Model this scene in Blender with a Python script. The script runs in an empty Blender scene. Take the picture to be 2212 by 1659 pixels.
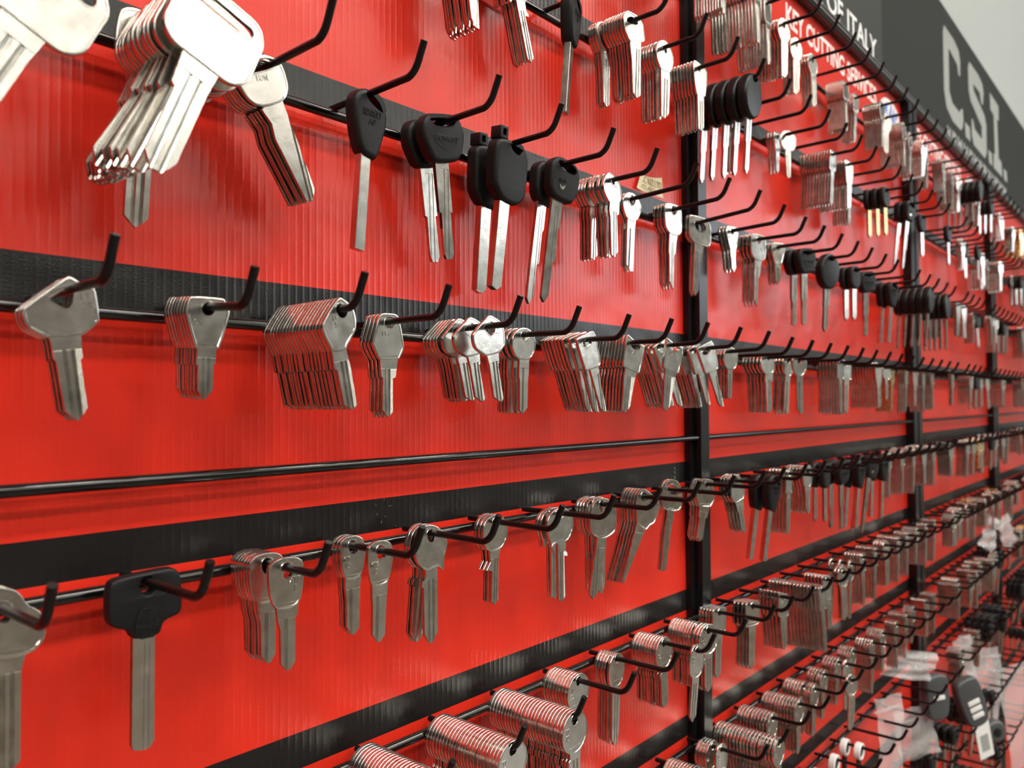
import bpy, bmesh, math, random
from mathutils import Vector, Matrix
from mathutils.geometry import tessellate_polygon
random.seed(7)
C = bpy.context.scene.collection
PI = math.pi; R = math.radians; MM = 0.001
# ---------------------------------------------------------------- camera
cam_data = bpy.data.cameras.new('camera'); cam = bpy.data.objects.new('camera', cam_data); C.objects.link(cam)
cam_data.sensor_width = 36.0; cam_data.lens = 1707.19 / 2212 * 36.0
cam_data.clip_start = 0.01; cam_data.clip_end = 60
yaw, pit, rol = 0.85439, 0.02424, -0.00613
Fw = Vector((math.sin(yaw)*math.cos(pit), math.cos(yaw)*math.cos(pit), math.sin(pit)))
r0 = Fw.cross(Vector((0,0,1))).normalized(); u0 = r0.cross(Fw)
rr = r0*math.cos(rol) + u0*math.sin(rol); uu = -r0*math.sin(rol) + u0*math.cos(rol)
m = Matrix((rr, uu, -Fw)).transposed().to_4x4(); m.translation = Vector((0, -0.30194, 0))
cam.matrix_world = m
cam_data.dof.use_dof = True; cam_data.dof.focus_distance = 0.39; cam_data.dof.aperture_fstop = 13.0
bpy.context.scene.camera = cam
# ---------------------------------------------------------------- world, exposure, lights
sc = bpy.context.scene
sc.view_settings.view_transform = 'Standard'; sc.view_settings.look = 'None'
sc.view_settings.exposure = 0.11; sc.view_settings.gamma = 1.0; sc.view_settings.use_curve_mapping = False
w = bpy.data.worlds.new('world'); sc.world = w; w.use_nodes = True
w.node_tree.nodes['Background'].inputs[0].default_value = (0.8, 0.85, 0.9, 1); w.node_tree.nodes['Background'].inputs[1].default_value = 0.08

# ---------------------------------------------------------------- materials
def mat(name, col, rough=0.5, metal=0.0, spec=0.5, coat=0.0, bump=None, emit=None):
    M = bpy.data.materials.new(name); M.use_nodes = True
    nt = M.node_tree; b = nt.nodes['Principled BSDF']
    b.inputs['Base Color'].default_value = (*col, 1); b.inputs['Roughness'].default_value = rough
    b.inputs['Metallic'].default_value = metal; b.inputs['Specular IOR Level'].default_value = spec
    b.inputs['Coat Weight'].default_value = coat
    if emit: b.inputs['Emission Color'].default_value = (*emit[0], 1); b.inputs['Emission Strength'].default_value = emit[1]
    if bump:
        sc_, st, dist = bump
        tc = nt.nodes.new('ShaderNodeTexCoord'); n = nt.nodes.new('ShaderNodeTexNoise'); n.inputs['Scale'].default_value = sc_
        n.inputs['Detail'].default_value = 3
        bp = nt.nodes.new('ShaderNodeBump'); bp.inputs['Strength'].default_value = st; bp.inputs['Distance'].default_value = dist
        nt.links.new(tc.outputs['Object'], n.inputs['Vector']); nt.links.new(n.outputs['Fac'], bp.inputs['Height'])
        nt.links.new(bp.outputs['Normal'], b.inputs['Normal'])
    return M
def nickel(name, c1, c2, rough, mill=False):
    M = bpy.data.materials.new(name); M.use_nodes = True
    nt = M.node_tree; b = nt.nodes['Principled BSDF']; L = nt.links.new
    b.inputs['Metallic'].default_value = 1.0
    tc = nt.nodes.new('ShaderNodeTexCoord'); oi = nt.nodes.new('ShaderNodeObjectInfo')
    ad = nt.nodes.new('ShaderNodeVectorMath'); ad.operation = 'ADD'; L(tc.outputs['Object'], ad.inputs[0])
    ml = nt.nodes.new('ShaderNodeMath'); ml.operation = 'MULTIPLY'; ml.inputs[1].default_value = 3.0; L(oi.outputs['Random'], ml.inputs[0]); L(ml.outputs[0], ad.inputs[1])
    n = nt.nodes.new('ShaderNodeTexNoise'); n.inputs['Scale'].default_value = 160; n.inputs['Detail'].default_value = 5; L(ad.outputs[0], n.inputs['Vector'])
    cr = nt.nodes.new('ShaderNodeValToRGB'); cr.color_ramp.elements[0].color = (*c1,1); cr.color_ramp.elements[1].color = (*c2,1)
    cr.color_ramp.elements[0].position = .35; cr.color_ramp.elements[1].position = .7
    L(n.outputs['Fac'], cr.inputs[0]); L(cr.outputs[0], b.inputs['Base Color'])
    mr = nt.nodes.new('ShaderNodeMapRange'); mr.inputs[3].default_value = rough-.06; mr.inputs[4].default_value = rough+.08
    L(n.outputs['Fac'], mr.inputs[0]); L(mr.outputs[0], b.inputs['Roughness'])
    n2 = nt.nodes.new('ShaderNodeTexNoise'); n2.inputs['Scale'].default_value = 900; n2.inputs['Detail'].default_value = 2; L(ad.outputs[0], n2.inputs['Vector'])
    bp = nt.nodes.new('ShaderNodeBump'); bp.inputs['Strength'].default_value = .08; bp.inputs['Distance'].default_value = .0002
    L(n2.outputs['Fac'], bp.inputs['Height'])
    last = bp
    n3 = nt.nodes.new('ShaderNodeTexNoise'); n3.inputs['Scale'].default_value = 70; L(ad.outputs[0], n3.inputs['Vector'])
    b3 = nt.nodes.new('ShaderNodeBump'); b3.inputs['Strength'].default_value = .25; b3.inputs['Distance'].default_value = .0006
    L(n3.outputs['Fac'], b3.inputs['Height']); L(bp.outputs[0], b3.inputs['Normal']); last = b3
    if mill:
        wv = nt.nodes.new('ShaderNodeTexWave'); wv.bands_direction = 'Z'; wv.inputs['Scale'].default_value = 720.0
        L(tc.outputs['Object'], wv.inputs['Vector'])
        b2 = nt.nodes.new('ShaderNodeBump'); b2.inputs['Strength'].default_value = .35; b2.inputs['Distance'].default_value = .0002
        L(wv.outputs['Fac'], b2.inputs['Height']); L(last.outputs[0], b2.inputs['Normal']); last = b2
    L(last.outputs[0], b.inputs['Normal'])
    return M
def panel_mat():
    M = bpy.data.materials.new('corrugated_red_black'); M.use_nodes = True
    nt = M.node_tree; b = nt.nodes['Principled BSDF']; L = nt.links.new
    tc = nt.nodes.new('ShaderNodeTexCoord'); sp = nt.nodes.new('ShaderNodeSeparateXYZ'); L(tc.outputs['Object'], sp.inputs[0])
    def mth(op, a, bb=None, cc=None):
        x = nt.nodes.new('ShaderNodeMath'); x.operation = op
        for i, v in enumerate((a, bb, cc)):
            if v is None: continue
            if isinstance(v, (int, float)): x.inputs[i].default_value = v
            else: L(v, x.inputs[i])
        return x.outputs[0]
    acc = None
    for zz in [(238.8, 254.7), (135.6, 151.5), (35.4, 52.9), (-61.8, -45.9), (-160.1, -144.2), (-255.6, -239.7), (-353.0, -337.1), (-435.3, -419.6), (-533.0, -517.0)]:
        g = mth('MULTIPLY', mth('GREATER_THAN', sp.outputs['Z'], zz[0]*MM), mth('LESS_THAN', sp.outputs['Z'], zz[1]*MM))
        acc = g if acc is None else mth('ADD', acc, g)
    mix = nt.nodes.new('ShaderNodeMix'); mix.data_type = 'RGBA'
    L(acc, mix.inputs['Factor']); mix.inputs['A'].default_value = (*(0.66,0.026,0.012), 1); mix.inputs['B'].default_value = (0.010, 0.0085, 0.0085, 1)
    L(mix.outputs['Result'], b.inputs['Base Color'])
    b.inputs['Roughness'].default_value = 0.25; b.inputs['Specular IOR Level'].default_value = 0.4
    # vertical flutes of the sheet, strength drifting along it, and a fine grain
    fl = mth('SINE', mth('MULTIPLY', sp.outputs['X'], 2*PI/0.0037))
    fl = mth('POWER', mth('MULTIPLY_ADD', fl, .5, .5), 3.0)
    nz = nt.nodes.new('ShaderNodeTexNoise'); nz.inputs['Scale'].default_value = 9; L(tc.outputs['Object'], nz.inputs['Vector'])
    b1 = nt.nodes.new('ShaderNodeBump'); b1.inputs['Distance'].default_value = 0.0004
    L(mth('MULTIPLY', nz.outputs['Fac'], .42), b1.inputs['Strength']); L(fl, b1.inputs['Height'])
    n2 = nt.nodes.new('ShaderNodeTexNoise'); n2.inputs['Scale'].default_value = 1300; L(tc.outputs['Object'], n2.inputs['Vector'])
    b2 = nt.nodes.new('ShaderNodeBump'); b2.inputs['Strength'].default_value = .35; b2.inputs['Distance'].default_value = .0002
    L(n2.outputs['Fac'], b2.inputs['Height']); L(b1.outputs[0], b2.inputs['Normal'])
    n3 = nt.nodes.new('ShaderNodeTexNoise'); n3.inputs['Scale'].default_value = 22; L(tc.outputs['Object'], n3.inputs['Vector'])
    b3 = nt.nodes.new('ShaderNodeBump'); b3.inputs['Strength'].default_value = .5; b3.inputs['Distance'].default_value = .003
    L(n3.outputs['Fac'], b3.inputs['Height']); L(b2.outputs[0], b3.inputs['Normal'])
    L(b3.outputs[0], b.inputs['Normal'])
    return M
MET = nickel('nickel', (.60,.58,.53), (.74,.72,.67), .20)
MILL = nickel('milled_nickel', (.60,.58,.53), (.74,.72,.67), .20, True)
BRASS = nickel('brass', (.72,.52,.22), (.80,.62,.32), .25)
BLK = mat('black_plastic', (.006,.006,.0065), .48, spec=.32, bump=(900,.35,.0003))
BLKS = mat('black_plastic_smooth', (.005,.005,.005), .38, spec=.35)
WHT = mat('white_plastic', (.75,.75,.74), .35)
GREY = mat('dark_grey_plastic', (.06,.065,.07), .4)
WIRE = mat('black_enamel_wire', (.003,.0025,.0025), .32, spec=.33, bump=(500,.15,.0002))
TUBE = mat('black_enamel_tube', (.003,.003,.003), .16, spec=.6)
POST = mat('black_gloss_steel', (.004,.004,.0045), .3, spec=.38)
PANEL = panel_mat()
TRIM = mat('black_aluminium_trim', (.015,.015,.015), .25, spec=.6)
EDGE = mat('grey_trim_edge', (.35,.35,.33), .35, metal=.8)
SIGN1 = mat('charcoal_sign_board', (.042,.045,.041), .6, spec=.12)
SIGN2 = mat('charcoal_sign_board_matt', (.030,.033,.030), .7, spec=.08)
TXW = mat('white_print', (.85,.85,.86), .5)
TXG = mat('grey_print', (.30,.31,.29), .5)
TXR = mat('white_print_on_red', (.85,.78,.76), .45)
TXB = mat('blue_print', (.10,.20,.55), .5)
TXBR = mat('brown_print', (.35,.18,.06), .6)
PAPER = mat('cream_paper', (.83,.74,.50), .6)
WALL = mat('light_grey_wall_paint', (.40,.425,.415), .6, spec=.2)
CEIL = mat('white_ceiling', (.38,.38,.36), .8)
FLOOR = mat('brown_grey_floor', (.13,.11,.09), .18)
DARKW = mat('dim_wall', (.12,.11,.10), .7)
LAMP = mat('lamp_diffuser', (.9,.9,.9), .5, emit=((1.0,.955,.86), 36.0))
BAG = bpy.data.materials.new('clear_plastic_bag'); BAG.use_nodes = True
_nt = BAG.node_tree; _b = _nt.nodes['Principled BSDF']; _b.inputs['Base Color'].default_value = (.85,.83,.84,1); _b.inputs['Roughness'].default_value = .18
_b.inputs['Alpha'].default_value = .26; _b.inputs['Specular IOR Level'].default_value = .8

# ---------------------------------------------------------------- helpers
def tag(o, label=None, cat=None, group=None, kind=None):
    if label: o['label'] = label
    if cat: o['category'] = cat
    if group: o['group'] = group
    if kind: o['kind'] = kind
    return o
def mesh(name, verts, faces, mats, fm=None, smooth=True, ang=35):
    me = bpy.data.meshes.new(name); me.from_pydata([tuple(v) for v in verts], [], faces)
    for x in (mats if isinstance(mats, (list, tuple)) else [mats]): me.materials.append(x)
    if fm: me.polygons.foreach_set('material_index', fm)
    bm = bmesh.new(); bm.from_mesh(me); bmesh.ops.recalc_face_normals(bm, faces=bm.faces[:]); bm.to_mesh(me); bm.free()
    if smooth:
        me.shade_smooth(); me.set_sharp_from_angle(angle=R(ang))
    me.update(); return me
def obj(name, me, parent=None, loc=None):
    o = bpy.data.objects.new(name, me); C.objects.link(o)
    if parent: o.parent = parent
    if loc: o.location = loc
    return o
class MB:                                       # collects geometry in metres
    def __init__(s): s.v = []; s.f = []; s.m = []
    def add(s, v, f, mi=0):
        k = len(s.v); s.v += [tuple(x) for x in v]; s.f += [tuple(i+k for i in q) for q in f]; s.m += [mi]*len(f)
    def box(s, x0, x1, y0, y1, z0, z1, mi=0, bev=0):
        bm = bmesh.new(); bmesh.ops.create_cube(bm, size=1)
        for v in bm.verts: v.co = Vector(((x0+x1)/2+v.co.x*(x1-x0), (y0+y1)/2+v.co.y*(y1-y0), (z0+z1)/2+v.co.z*(z1-z0)))
        if bev: bmesh.ops.bevel(bm, geom=bm.edges[:], offset=bev, segments=2, affect='EDGES')
        bm.verts.ensure_lookup_table(); s.add([v.co.copy() for v in bm.verts], [[v.index for v in f.verts] for f in bm.faces], mi); bm.free()
    def tube(s, pts, r, n=12, mi=0):
        pts = [Vector(p) for p in pts]; rings = []
        for i, p in enumerate(pts):
            d = (pts[min(i+1,len(pts)-1)] - pts[max(i-1,0)]).normalized()
            a = d.cross(Vector((1,0,0))) if abs(d.x) < .9 else d.cross(Vector((0,0,1)))
            a.normalize(); b = d.cross(a)
            rings.append([p + (a*math.cos(t) + b*math.sin(t))*r for t in [2*PI*k/n for k in range(n)]])
        v = [q for g in rings for q in g]; f = []
        for i in range(len(pts)-1):
            for k in range(n): f.append((i*n+k, i*n+(k+1)%n, (i+1)*n+(k+1)%n, (i+1)*n+k))
        f.append(tuple(range(n))[::-1]); f.append(tuple((len(pts)-1)*n+k for k in range(n)))
        s.add(v, f, mi)
    def build(s, name, mats, parent=None, smooth=True, ang=35): return obj(name, mesh(name, s.v, s.f, mats, s.m, smooth, ang), parent)
def area(P): return sum(P[i][0]*P[(i+1)%len(P)][1]-P[(i+1)%len(P)][0]*P[i][1] for i in range(len(P)))/2
def ccw(P): return P if area(P) > 0 else P[::-1]
def chaikin(P, r=.22, it=2, cap=.8):
    for _ in range(it):
        Q = []
        for i in range(len(P)):
            a, b = P[i], P[(i+1)%len(P)]; l = math.dist(a, b)
            k = min(r, cap/l if l > 0 else r) if _ == 0 else r
            Q.append((a[0]+(b[0]-a[0])*k, a[1]+(b[1]-a[1])*k)); Q.append((b[0]+(a[0]-b[0])*k, b[1]+(a[1]-b[1])*k))
        P = Q
    return P
def smoothpoly(P, it=2):                        # for traced curved outlines
    for _ in range(it):
        Q = []
        for i in range(len(P)):
            a, b = P[i], P[(i+1)%len(P)]
            Q.append((a[0]*.75+b[0]*.25, a[1]*.75+b[1]*.25)); Q.append((a[0]*.25+b[0]*.75, a[1]*.25+b[1]*.75))
        P = Q
    return P
def offset(P, d):                               # inward for d > 0 on a ccw polygon
    n = len(P); out = []
    for i in range(n):
        a, b, c = P[i-1], P[i], P[(i+1)%n]
        e1 = Vector((b[0]-a[0], b[1]-a[1])); e2 = Vector((c[0]-b[0], c[1]-b[1]))
        if e1.length < 1e-9: e1 = e2
        if e2.length < 1e-9: e2 = e1
        e1.normalize(); e2.normalize(); n1 = Vector((-e1.y, e1.x)); n2 = Vector((-e2.y, e2.x))
        k = (n1+n2); k = k/ max(.5, k.dot(n1)) if k.length > 1e-6 else n1
        out.append((b[0]+k.x*d, b[1]+k.y*d))
    return out
def circle(cx, cz, r, n=36, rz=None, a0=0): return [(cx+r*math.cos(a0+2*PI*i/n), cz+(rz or r)*math.sin(a0+2*PI*i/n)) for i in range(n)]
def rrect(x0, x1, z0, z1, r, n=5):
    P = []
    for cx, cz, a in ((x1-r, z1-r, 0), (x0+r, z1-r, PI/2), (x0+r, z0+r, PI), (x1-r, z0+r, 1.5*PI)):
        for i in range(n+1): P.append((cx+r*math.cos(a+i*PI/2/n), cz+r*math.sin(a+i*PI/2/n)))
    return P
def plate(mb, outline, steps, hole=None, hsteps=None, mi=0):
    """outline in mm (x,z); steps = [(inset, halfthickness)...] from the edge to the face, mirrored front/back; hole the same outward"""
    O = ccw(outline); loops = []
    for d, h in steps: loops.append((offset(O, d), h))
    base = len(mb.v); v = []; f = []; n = len(O)
    full = [(P, -h) for P, h in loops[::-1]] + [(P, h) for P, h in loops]     # from front face edge round to the back
    for P, y in full: v += [(p[0]*MM, y*MM, p[1]*MM) for p in P]
    for i in range(len(full)-1):
        for k in range(n): f.append((i*n+k, i*n+(k+1)%n, (i+1)*n+(k+1)%n, (i+1)*n+k))
    ends = [(0, full[0]), ((len(full)-1)*n, full[-1])]
    if hole:
        Hh = ccw(hole); hs = hsteps or [(0, steps[-1][1])]; hl = [(offset(Hh, -d), h) for d, h in hs]; nh = len(Hh)
        hfull = [(P, -h) for P, h in hl[::-1]] + [(P, h) for P, h in hl]
        hb = len(v)
        for P, y in hfull: v += [(p[0]*MM, y*MM, p[1]*MM) for p in P]
        for i in range(len(hfull)-1):
            for k in range(nh): f.append((hb+i*nh+k, hb+(i+1)*nh+k, hb+(i+1)*nh+(k+1)%nh, hb+i*nh+(k+1)%nh))
        hends = [(hb, hfull[0]), (hb+(len(hfull)-1)*nh, hfull[-1])]
    for e in (0, 1):
        off, (P, y) = ends[e]; ix = [off+k for k in range(n)]; polys = [[Vector((p[0], p[1], 0)) for p in P]]
        if hole:
            ho, (HP, hy) = hends[e]; polys.append([Vector((p[0], p[1], 0)) for p in HP]); ix += [ho+k for k in range(nh)]
        for t in tessellate_polygon(polys): f.append(tuple(ix[q] for q in t))
    mb.add(v, f, mi)
def clip(P, axis, val, keep_less):
    out = []
    for i in range(len(P)):
        a, b = P[i], P[(i+1)%len(P)]; ia = (a[axis] <= val) == keep_less; ib = (b[axis] <= val) == keep_less
        if ia: out.append(a)
        if ia != ib and abs(b[axis]-a[axis]) > 1e-9:
            t = (val-a[axis])/(b[axis]-a[axis]); out.append((a[0]+(b[0]-a[0])*t, a[1]+(b[1]-a[1])*t))
    return out
_tx = {}
def text_geo(s, bold=0.0):
    k = (s, bold)
    if k not in _tx:
        cu = bpy.data.curves.new('txt', 'FONT'); cu.body = s; cu.resolution_u = 3; cu.offset = bold
        o = bpy.data.objects.new('txt', cu); C.objects.link(o)
        dg = bpy.context.evaluated_depsgraph_get(); dg.update()
        me = bpy.data.meshes.new_from_object(o.evaluated_get(dg)); 
        _tx[k] = ([v.co.copy() for v in me.vertices], [tuple(p.vertices) for p in me.polygons])
        bpy.data.objects.remove(o); bpy.data.curves.remove(cu); bpy.data.meshes.remove(me)
    return _tx[k]
def add_text(mb, s, x0, x1, z0, z1, y, th=.15, mi=0, bold=0.0, shear=0.0):
    """flat letters fitted into the box (mm), readable from -y, raised th towards the viewer"""
    V, F = text_geo(s, bold)
    if not V: return
    ax = min(v.x for v in V); bx = max(v.x for v in V); ay = min(v.y for v in V); by = max(v.y for v in V)
    g = []
    for v in V:
        tz = (v.y-ay)/(by-ay); g.append((x0+(x1-x0)*(v.x-ax)/(bx-ax)+shear*tz, z0+(z1-z0)*tz))
    n = len(g); v = [(p[0]*MM, (y-th)*MM, p[1]*MM) for p in g] + [(p[0]*MM, y*MM, p[1]*MM) for p in g]
    cnt = {}
    for q in F:
        for i in range(len(q)):
            e = (q[i], q[(i+1)%len(q)]); cnt[e] = 1
    f = list(F)
    for (a, b) in list(cnt):
        if (b, a) not in cnt: f.append((a, b, b+n, a+n))
    mb.add(v, f, mi)

# ---------------------------------------------------------------- the rows (mm, z from camera height)
ZR = {'m':332.1,'0':238.8,'1':135.6,'2':37.0,'3':-61.8,'4':-160.1,'5':-255.6,'6':-353.0,'7':-451.0,'8':-549.0}
H = {'m': [[393.7,439.3,485.5,531.6],[588.6,632.4,676.2,720.0,763.8,807.6,851.4,895.2,939.0,982.8,1026.6,1070.4,1114.2,1158.0],[1222,1260,1298,1336,1374,1412,1450,1488,1526,1564,1602,1640,1678],[1795,1831,1867,1903,1939,1975,2011,2047,2083,2119]],'0': [[234.4,280.6,326.7,372.9,419.1,465.3,511.2,554.9],[604.0,647.4,690.8,734.2,777.6,821.0,864.4,907.8,951.2,994.6,1038.0,1081.4,1124.8],[1222,1260,1298,1336,1374,1412,1450,1488,1526,1564,1602,1640,1678],[1795,1831,1867,1903,1939,1975,2011,2047,2083,2119]],'1': [[81.5,127.1,172.7,217.6,263.5,309.7,355.9,401.4,449.5,495.7,544.7],[588.0,631.2,674.4,717.6,760.8,804.0,847.2,890.4,933.6,976.8,1020.0,1063.2,1106.4,1149.6],[1222,1260,1298,1336,1374,1412,1450,1488,1526,1564,1602,1640,1678],[1795,1831,1867,1903,1939,1975,2011,2047,2083,2119]],'2': [[96.4,141.4,187.2,231.3,277.4,323.3,369.5,416.0,461.9,509.9,557.1],[600.0,642.7,685.4,728.1,770.8,813.5,856.2,898.9,941.6,984.3,1027.0,1069.7,1112.4,1155.1],[1222,1260,1298,1336,1374,1412,1450,1488,1526,1564,1602,1640,1678],[1795,1831,1867,1903,1939,1975,2011,2047,2083,2119]],'3': [[80.6,125.9,170.8,215.8,261.6,308.1,353.1,400.8,448.3,496.9,546.2],[583.0,625.7,668.4,711.1,753.8,796.5,839.2,881.9,924.6,967.3,1010.0,1052.7,1095.4,1138.1],[1222,1260,1298,1336,1374,1412,1450,1488,1526,1564,1602,1640,1678],[1795,1831,1867,1903,1939,1975,2011,2047,2083,2119]],'4': [[186.0,232.2,278.4,324.9,371.4,418.5,465.6,512.1,560.2],[594,637,680,723,766,809,852,895,938,981,1024,1067,1110,1153],[1222,1260,1298,1336,1374,1412,1450,1488,1526,1564,1602,1640,1678],[1795,1831,1867,1903,1939,1975,2011,2047,2083,2119]],'5': [[358.7,405.2,451.7,498.2,544.4],[581.0,624.5,668.0,711.5,755.0,798.5,842.0,885.5,929.0,972.5,1016.0,1059.5,1103.0,1146.5],[1222,1260,1298,1336,1374,1412,1450,1488,1526,1564,1602,1640,1678],[1795,1831,1867,1903,1939,1975,2011,2047,2083,2119]],'6': [[],[585.0,628.5,672.0,715.5,759.0,802.5,846.0,889.5,933.0,976.5,1020.0,1063.5,1107.0,1150.5],[1222,1260,1298,1336,1374,1412,1450,1488,1526,1564,1602,1640,1678],[1795,1831,1867,1903,1939,1975,2011,2047,2083,2119]],'7': [[],[585.0,628.5,672.0,715.5,759.0,802.5,846.0,889.5,933.0,976.5,1020.0,1063.5,1107.0,1150.5],[1222,1260,1298,1336,1374,1412,1450,1488,1526,1564,1602,1640,1678],[1795,1831,1867,1903,1939,1975,2011,2047,2083,2119]],'8': [[],[585.0,628.5,672.0,715.5,759.0,802.5,846.0,889.5,933.0,976.5,1020.0,1063.5,1107.0,1150.5],[1222,1260,1298,1336,1374,1412,1450,1488,1526,1564,1602,1640,1678],[1795,1831,1867,1903,1939,1975,2011,2047,2083,2119]]}
DZ = {('2',0,1):-3.7,('2',0,5):-.8,('2',0,6):-1.2,('2',0,8):1.2,('2',0,9):1.5,('2',0,10):1.8,('1',0,8):2.3,('1',0,9):2.7,('1',0,10):4.2,('1',1,0):2.0,
      ('3',0,0):.6,('3',0,4):-.6,('3',0,5):-.8,('4',0,7):0,('0',0,6):.6}
ROWNAME = {'m':'top row','0':'third row above the bare bar','1':'second row above the bare bar','2':'first row above the bare bar',
           '3':'first row below the bare bar','4':'second row below the bare bar','5':'third row below the bare bar','6':'fourth row below the bare bar','7':'fifth row below the bare bar','8':'sixth row below the bare bar'}
BAYNAME = ['left bay','second bay','third bay','fourth bay']
BAYX = [(-180, 556), (571, 1160), (1202, 1706), (1752, 2250)]

# ---------------------------------------------------------------- setting
def slab(name, x0, x1, y0, y1, z0, z1, M):
    b = MB(); b.box(x0, x1, y0, y1, z0, z1); o = b.build(name, [M], smooth=False); tag(o, kind='structure'); return o
slab('wall_back', -4.0, 7.0, .012, .10, -1.45, 2.3, WALL)
slab('wall_right', 7.0, 7.1, -9.0, .10, -1.45, 2.3, WALL)
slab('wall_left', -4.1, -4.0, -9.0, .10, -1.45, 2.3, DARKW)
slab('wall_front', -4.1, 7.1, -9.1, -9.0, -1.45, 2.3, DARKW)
slab('floor', -4.1, 7.1, -9.1, .10, -1.5, -1.45, FLOOR)
slab('ceiling', -4.1, 7.1, -9.1, .10, 2.3, 2.35, CEIL)
WIN = mat('daylight_glass', (.8,.85,.9), .1, emit=((.88,.94,1.0), 4.2))
def window(name, y0, y1, z0, z1):
    e = bpy.data.objects.new(name, None); C.objects.link(e); e.location = (7.0, (y0+y1)/2, z0); tag(e, kind='structure')
    b = MB(); b.box(-.03, -.02, y0-(y0+y1)/2, y1-(y0+y1)/2, 0, z1-z0); b.build('window_pane', [WIN], e, smooth=False)
    h = (y1-y0)/2; b = MB()
    for q in ((-h-.05, -h, -.05, z1-z0+.05), (h, h+.05, -.05, z1-z0+.05), (-h, h, -.05, 0), (-h, h, z1-z0, z1-z0+.05), (-.025, .025, 0, z1-z0)): b.box(-.06, 0, q[0], q[1], q[2], q[3])
    b.build('window_frame', [TRIM], e, smooth=False)
window('window_1', -4.6, -2.6, .85, 2.15); window('window_2', -6.9, -4.9, .85, 2.15)
def lamp_list():
    rows = [(-1.4, 'in the strip line nearest the wall'), (-2.35, 'in the second strip line from the wall'), (-4.2, 'in the third strip line'), (-6.0, 'in the fourth strip line'), (-7.9, 'in the farthest strip line')]
    cols = [(-2.7, 'at the far left'), (-1.0, 'left of the camera'), (.7, 'over the left bay'), (2.4, 'over the third bay'), (4.1, 'right of the bays'), (5.8, 'at the far right')]
    return [(cx_ + (.5 if ri % 2 else 0), y_, 1.2, SYL[ri], 'white strip light %s, %s' % (cl, rl)) for ri, (y_, rl) in enumerate(rows) for cx_, cl in cols if not (ri < 2 and cx_ > 3)]
SYL = (.24, .18, .16, .16, .16)
for (lx, ly, sx, sy, lab) in lamp_list():
    e = bpy.data.objects.new('ceiling_light', None); C.objects.link(e); e.location = (lx, ly, 2.3)
    tag(e, lab, 'light')
    b = MB(); b.box(-sx/2, sx/2, -sy/2, sy/2, -.012, -.004); b.build('diffuser', [LAMP], e, smooth=False)
    b = MB()
    for q in ((-sx/2-.02, -sx/2, -sy/2-.02, sy/2+.02), (sx/2, sx/2+.02, -sy/2-.02, sy/2+.02), (-sx/2, sx/2, -sy/2-.02, -sy/2), (-sx/2, sx/2, sy/2, sy/2+.02)):
        b.box(*q, -.02, 0)
    b.build('frame', [WHT], e, smooth=False)

# corrugated backing sheets, one per bay
PL = ['red corrugated sheet striped black behind the nearest, leftmost bay', 'red corrugated sheet striped black right of the first upright',
      'red corrugated sheet striped black in the third bay from the left', 'red corrugated sheet striped black in the farthest bay at the right']
for (x0, x1), lab in zip(BAYX, PL):
    b = MB(); b.box((x0-4)*MM, (x1+4)*MM, 0, .004, -.95, .408); o = b.build('corrugated_panel', [PANEL], smooth=False); tag(o, lab, 'panel', 'corrugated backing panels')
for o in [q for q in C.objects if q.name == 'corrugated_panel']:
    b = MB(); rn = random.Random(4)
    for cx_, cz_ in ((246,-49),(252,-55),(249,-58),(254,-50),(258,-60),(247,-53),(251,-47)):
        a = rn.uniform(0, 6); l = rn.uniform(.5, 2.2); pts = [((cx_+math.cos(a+k*.3)*l*k/3)*MM, -.00012, (cz_+math.sin(a+k*.3)*l*k/3)*MM) for k in range(4)]
        b.tube(pts, .00009, 5)
    for zq in (-49.5, -52.5, -56): b.tube([((536+zq/20)*MM, -.00012, zq*MM), ((537.5+zq/20)*MM, -.00012, (zq-1.6)*MM)], .0003, 5)
    b.build('scuff_mark', [TXG], o)
# uprights
for (x0, x1), lab in zip([(556, 571), (1160, 1202), (1706, 1752)], ['black steel upright nearest the camera', 'black double upright, second from the left', 'black double upright farthest to the right']):
    e = bpy.data.objects.new('upright_post', None); C.objects.link(e); e.location = (x0*MM, 0, -.95); tag(e, lab, 'post', 'uprights between the bays')
    wdt = x1-x0
    if wdt < 20:
        b = MB(); b.box(0, wdt*MM, -.0105, .004, 0, 1.358, bev=.0008); b.build('channel', [POST], e)
        b = MB(); b.box(-.0065, -.0001, -.005, .004, 0, 1.358, bev=.0006); b.build('flange', [POST], e)
    else:
        b = MB(); b.box(0, (wdt/2-2.5)*MM, -.0105, .004, 0, 1.358, bev=.0008); b.build('channel', [POST], e)
        b = MB(); b.box((wdt/2+2.5)*MM, wdt*MM, -.0105, .004, 0, 1.358, bev=.0008); b.build('channel', [POST], e)
        b = MB(); b.box((wdt/2-2.6)*MM, (wdt/2+2.6)*MM, -.004, .004, 0, 1.358); b.build('joint_strip', [TUBE], e)
# header rail over the panels
e = bpy.data.objects.new('header_rail', None); C.objects.link(e); e.location = (0, 0, .408); tag(e, 'long black header rail with a grey lip under the sign boards', 'rail')
b = MB(); b.box(-.2, 2.3, -.009, .004, 0, .0135, bev=.0012); b.build('rail', [TRIM], e)
b = MB(); b.box(-.2, 2.3, -.0105, -.0088, .0045, .0062); b.box(-.2, 2.3, -.0098, -.0088, .0105, .0115); b.build('lip', [EDGE], e)
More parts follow.
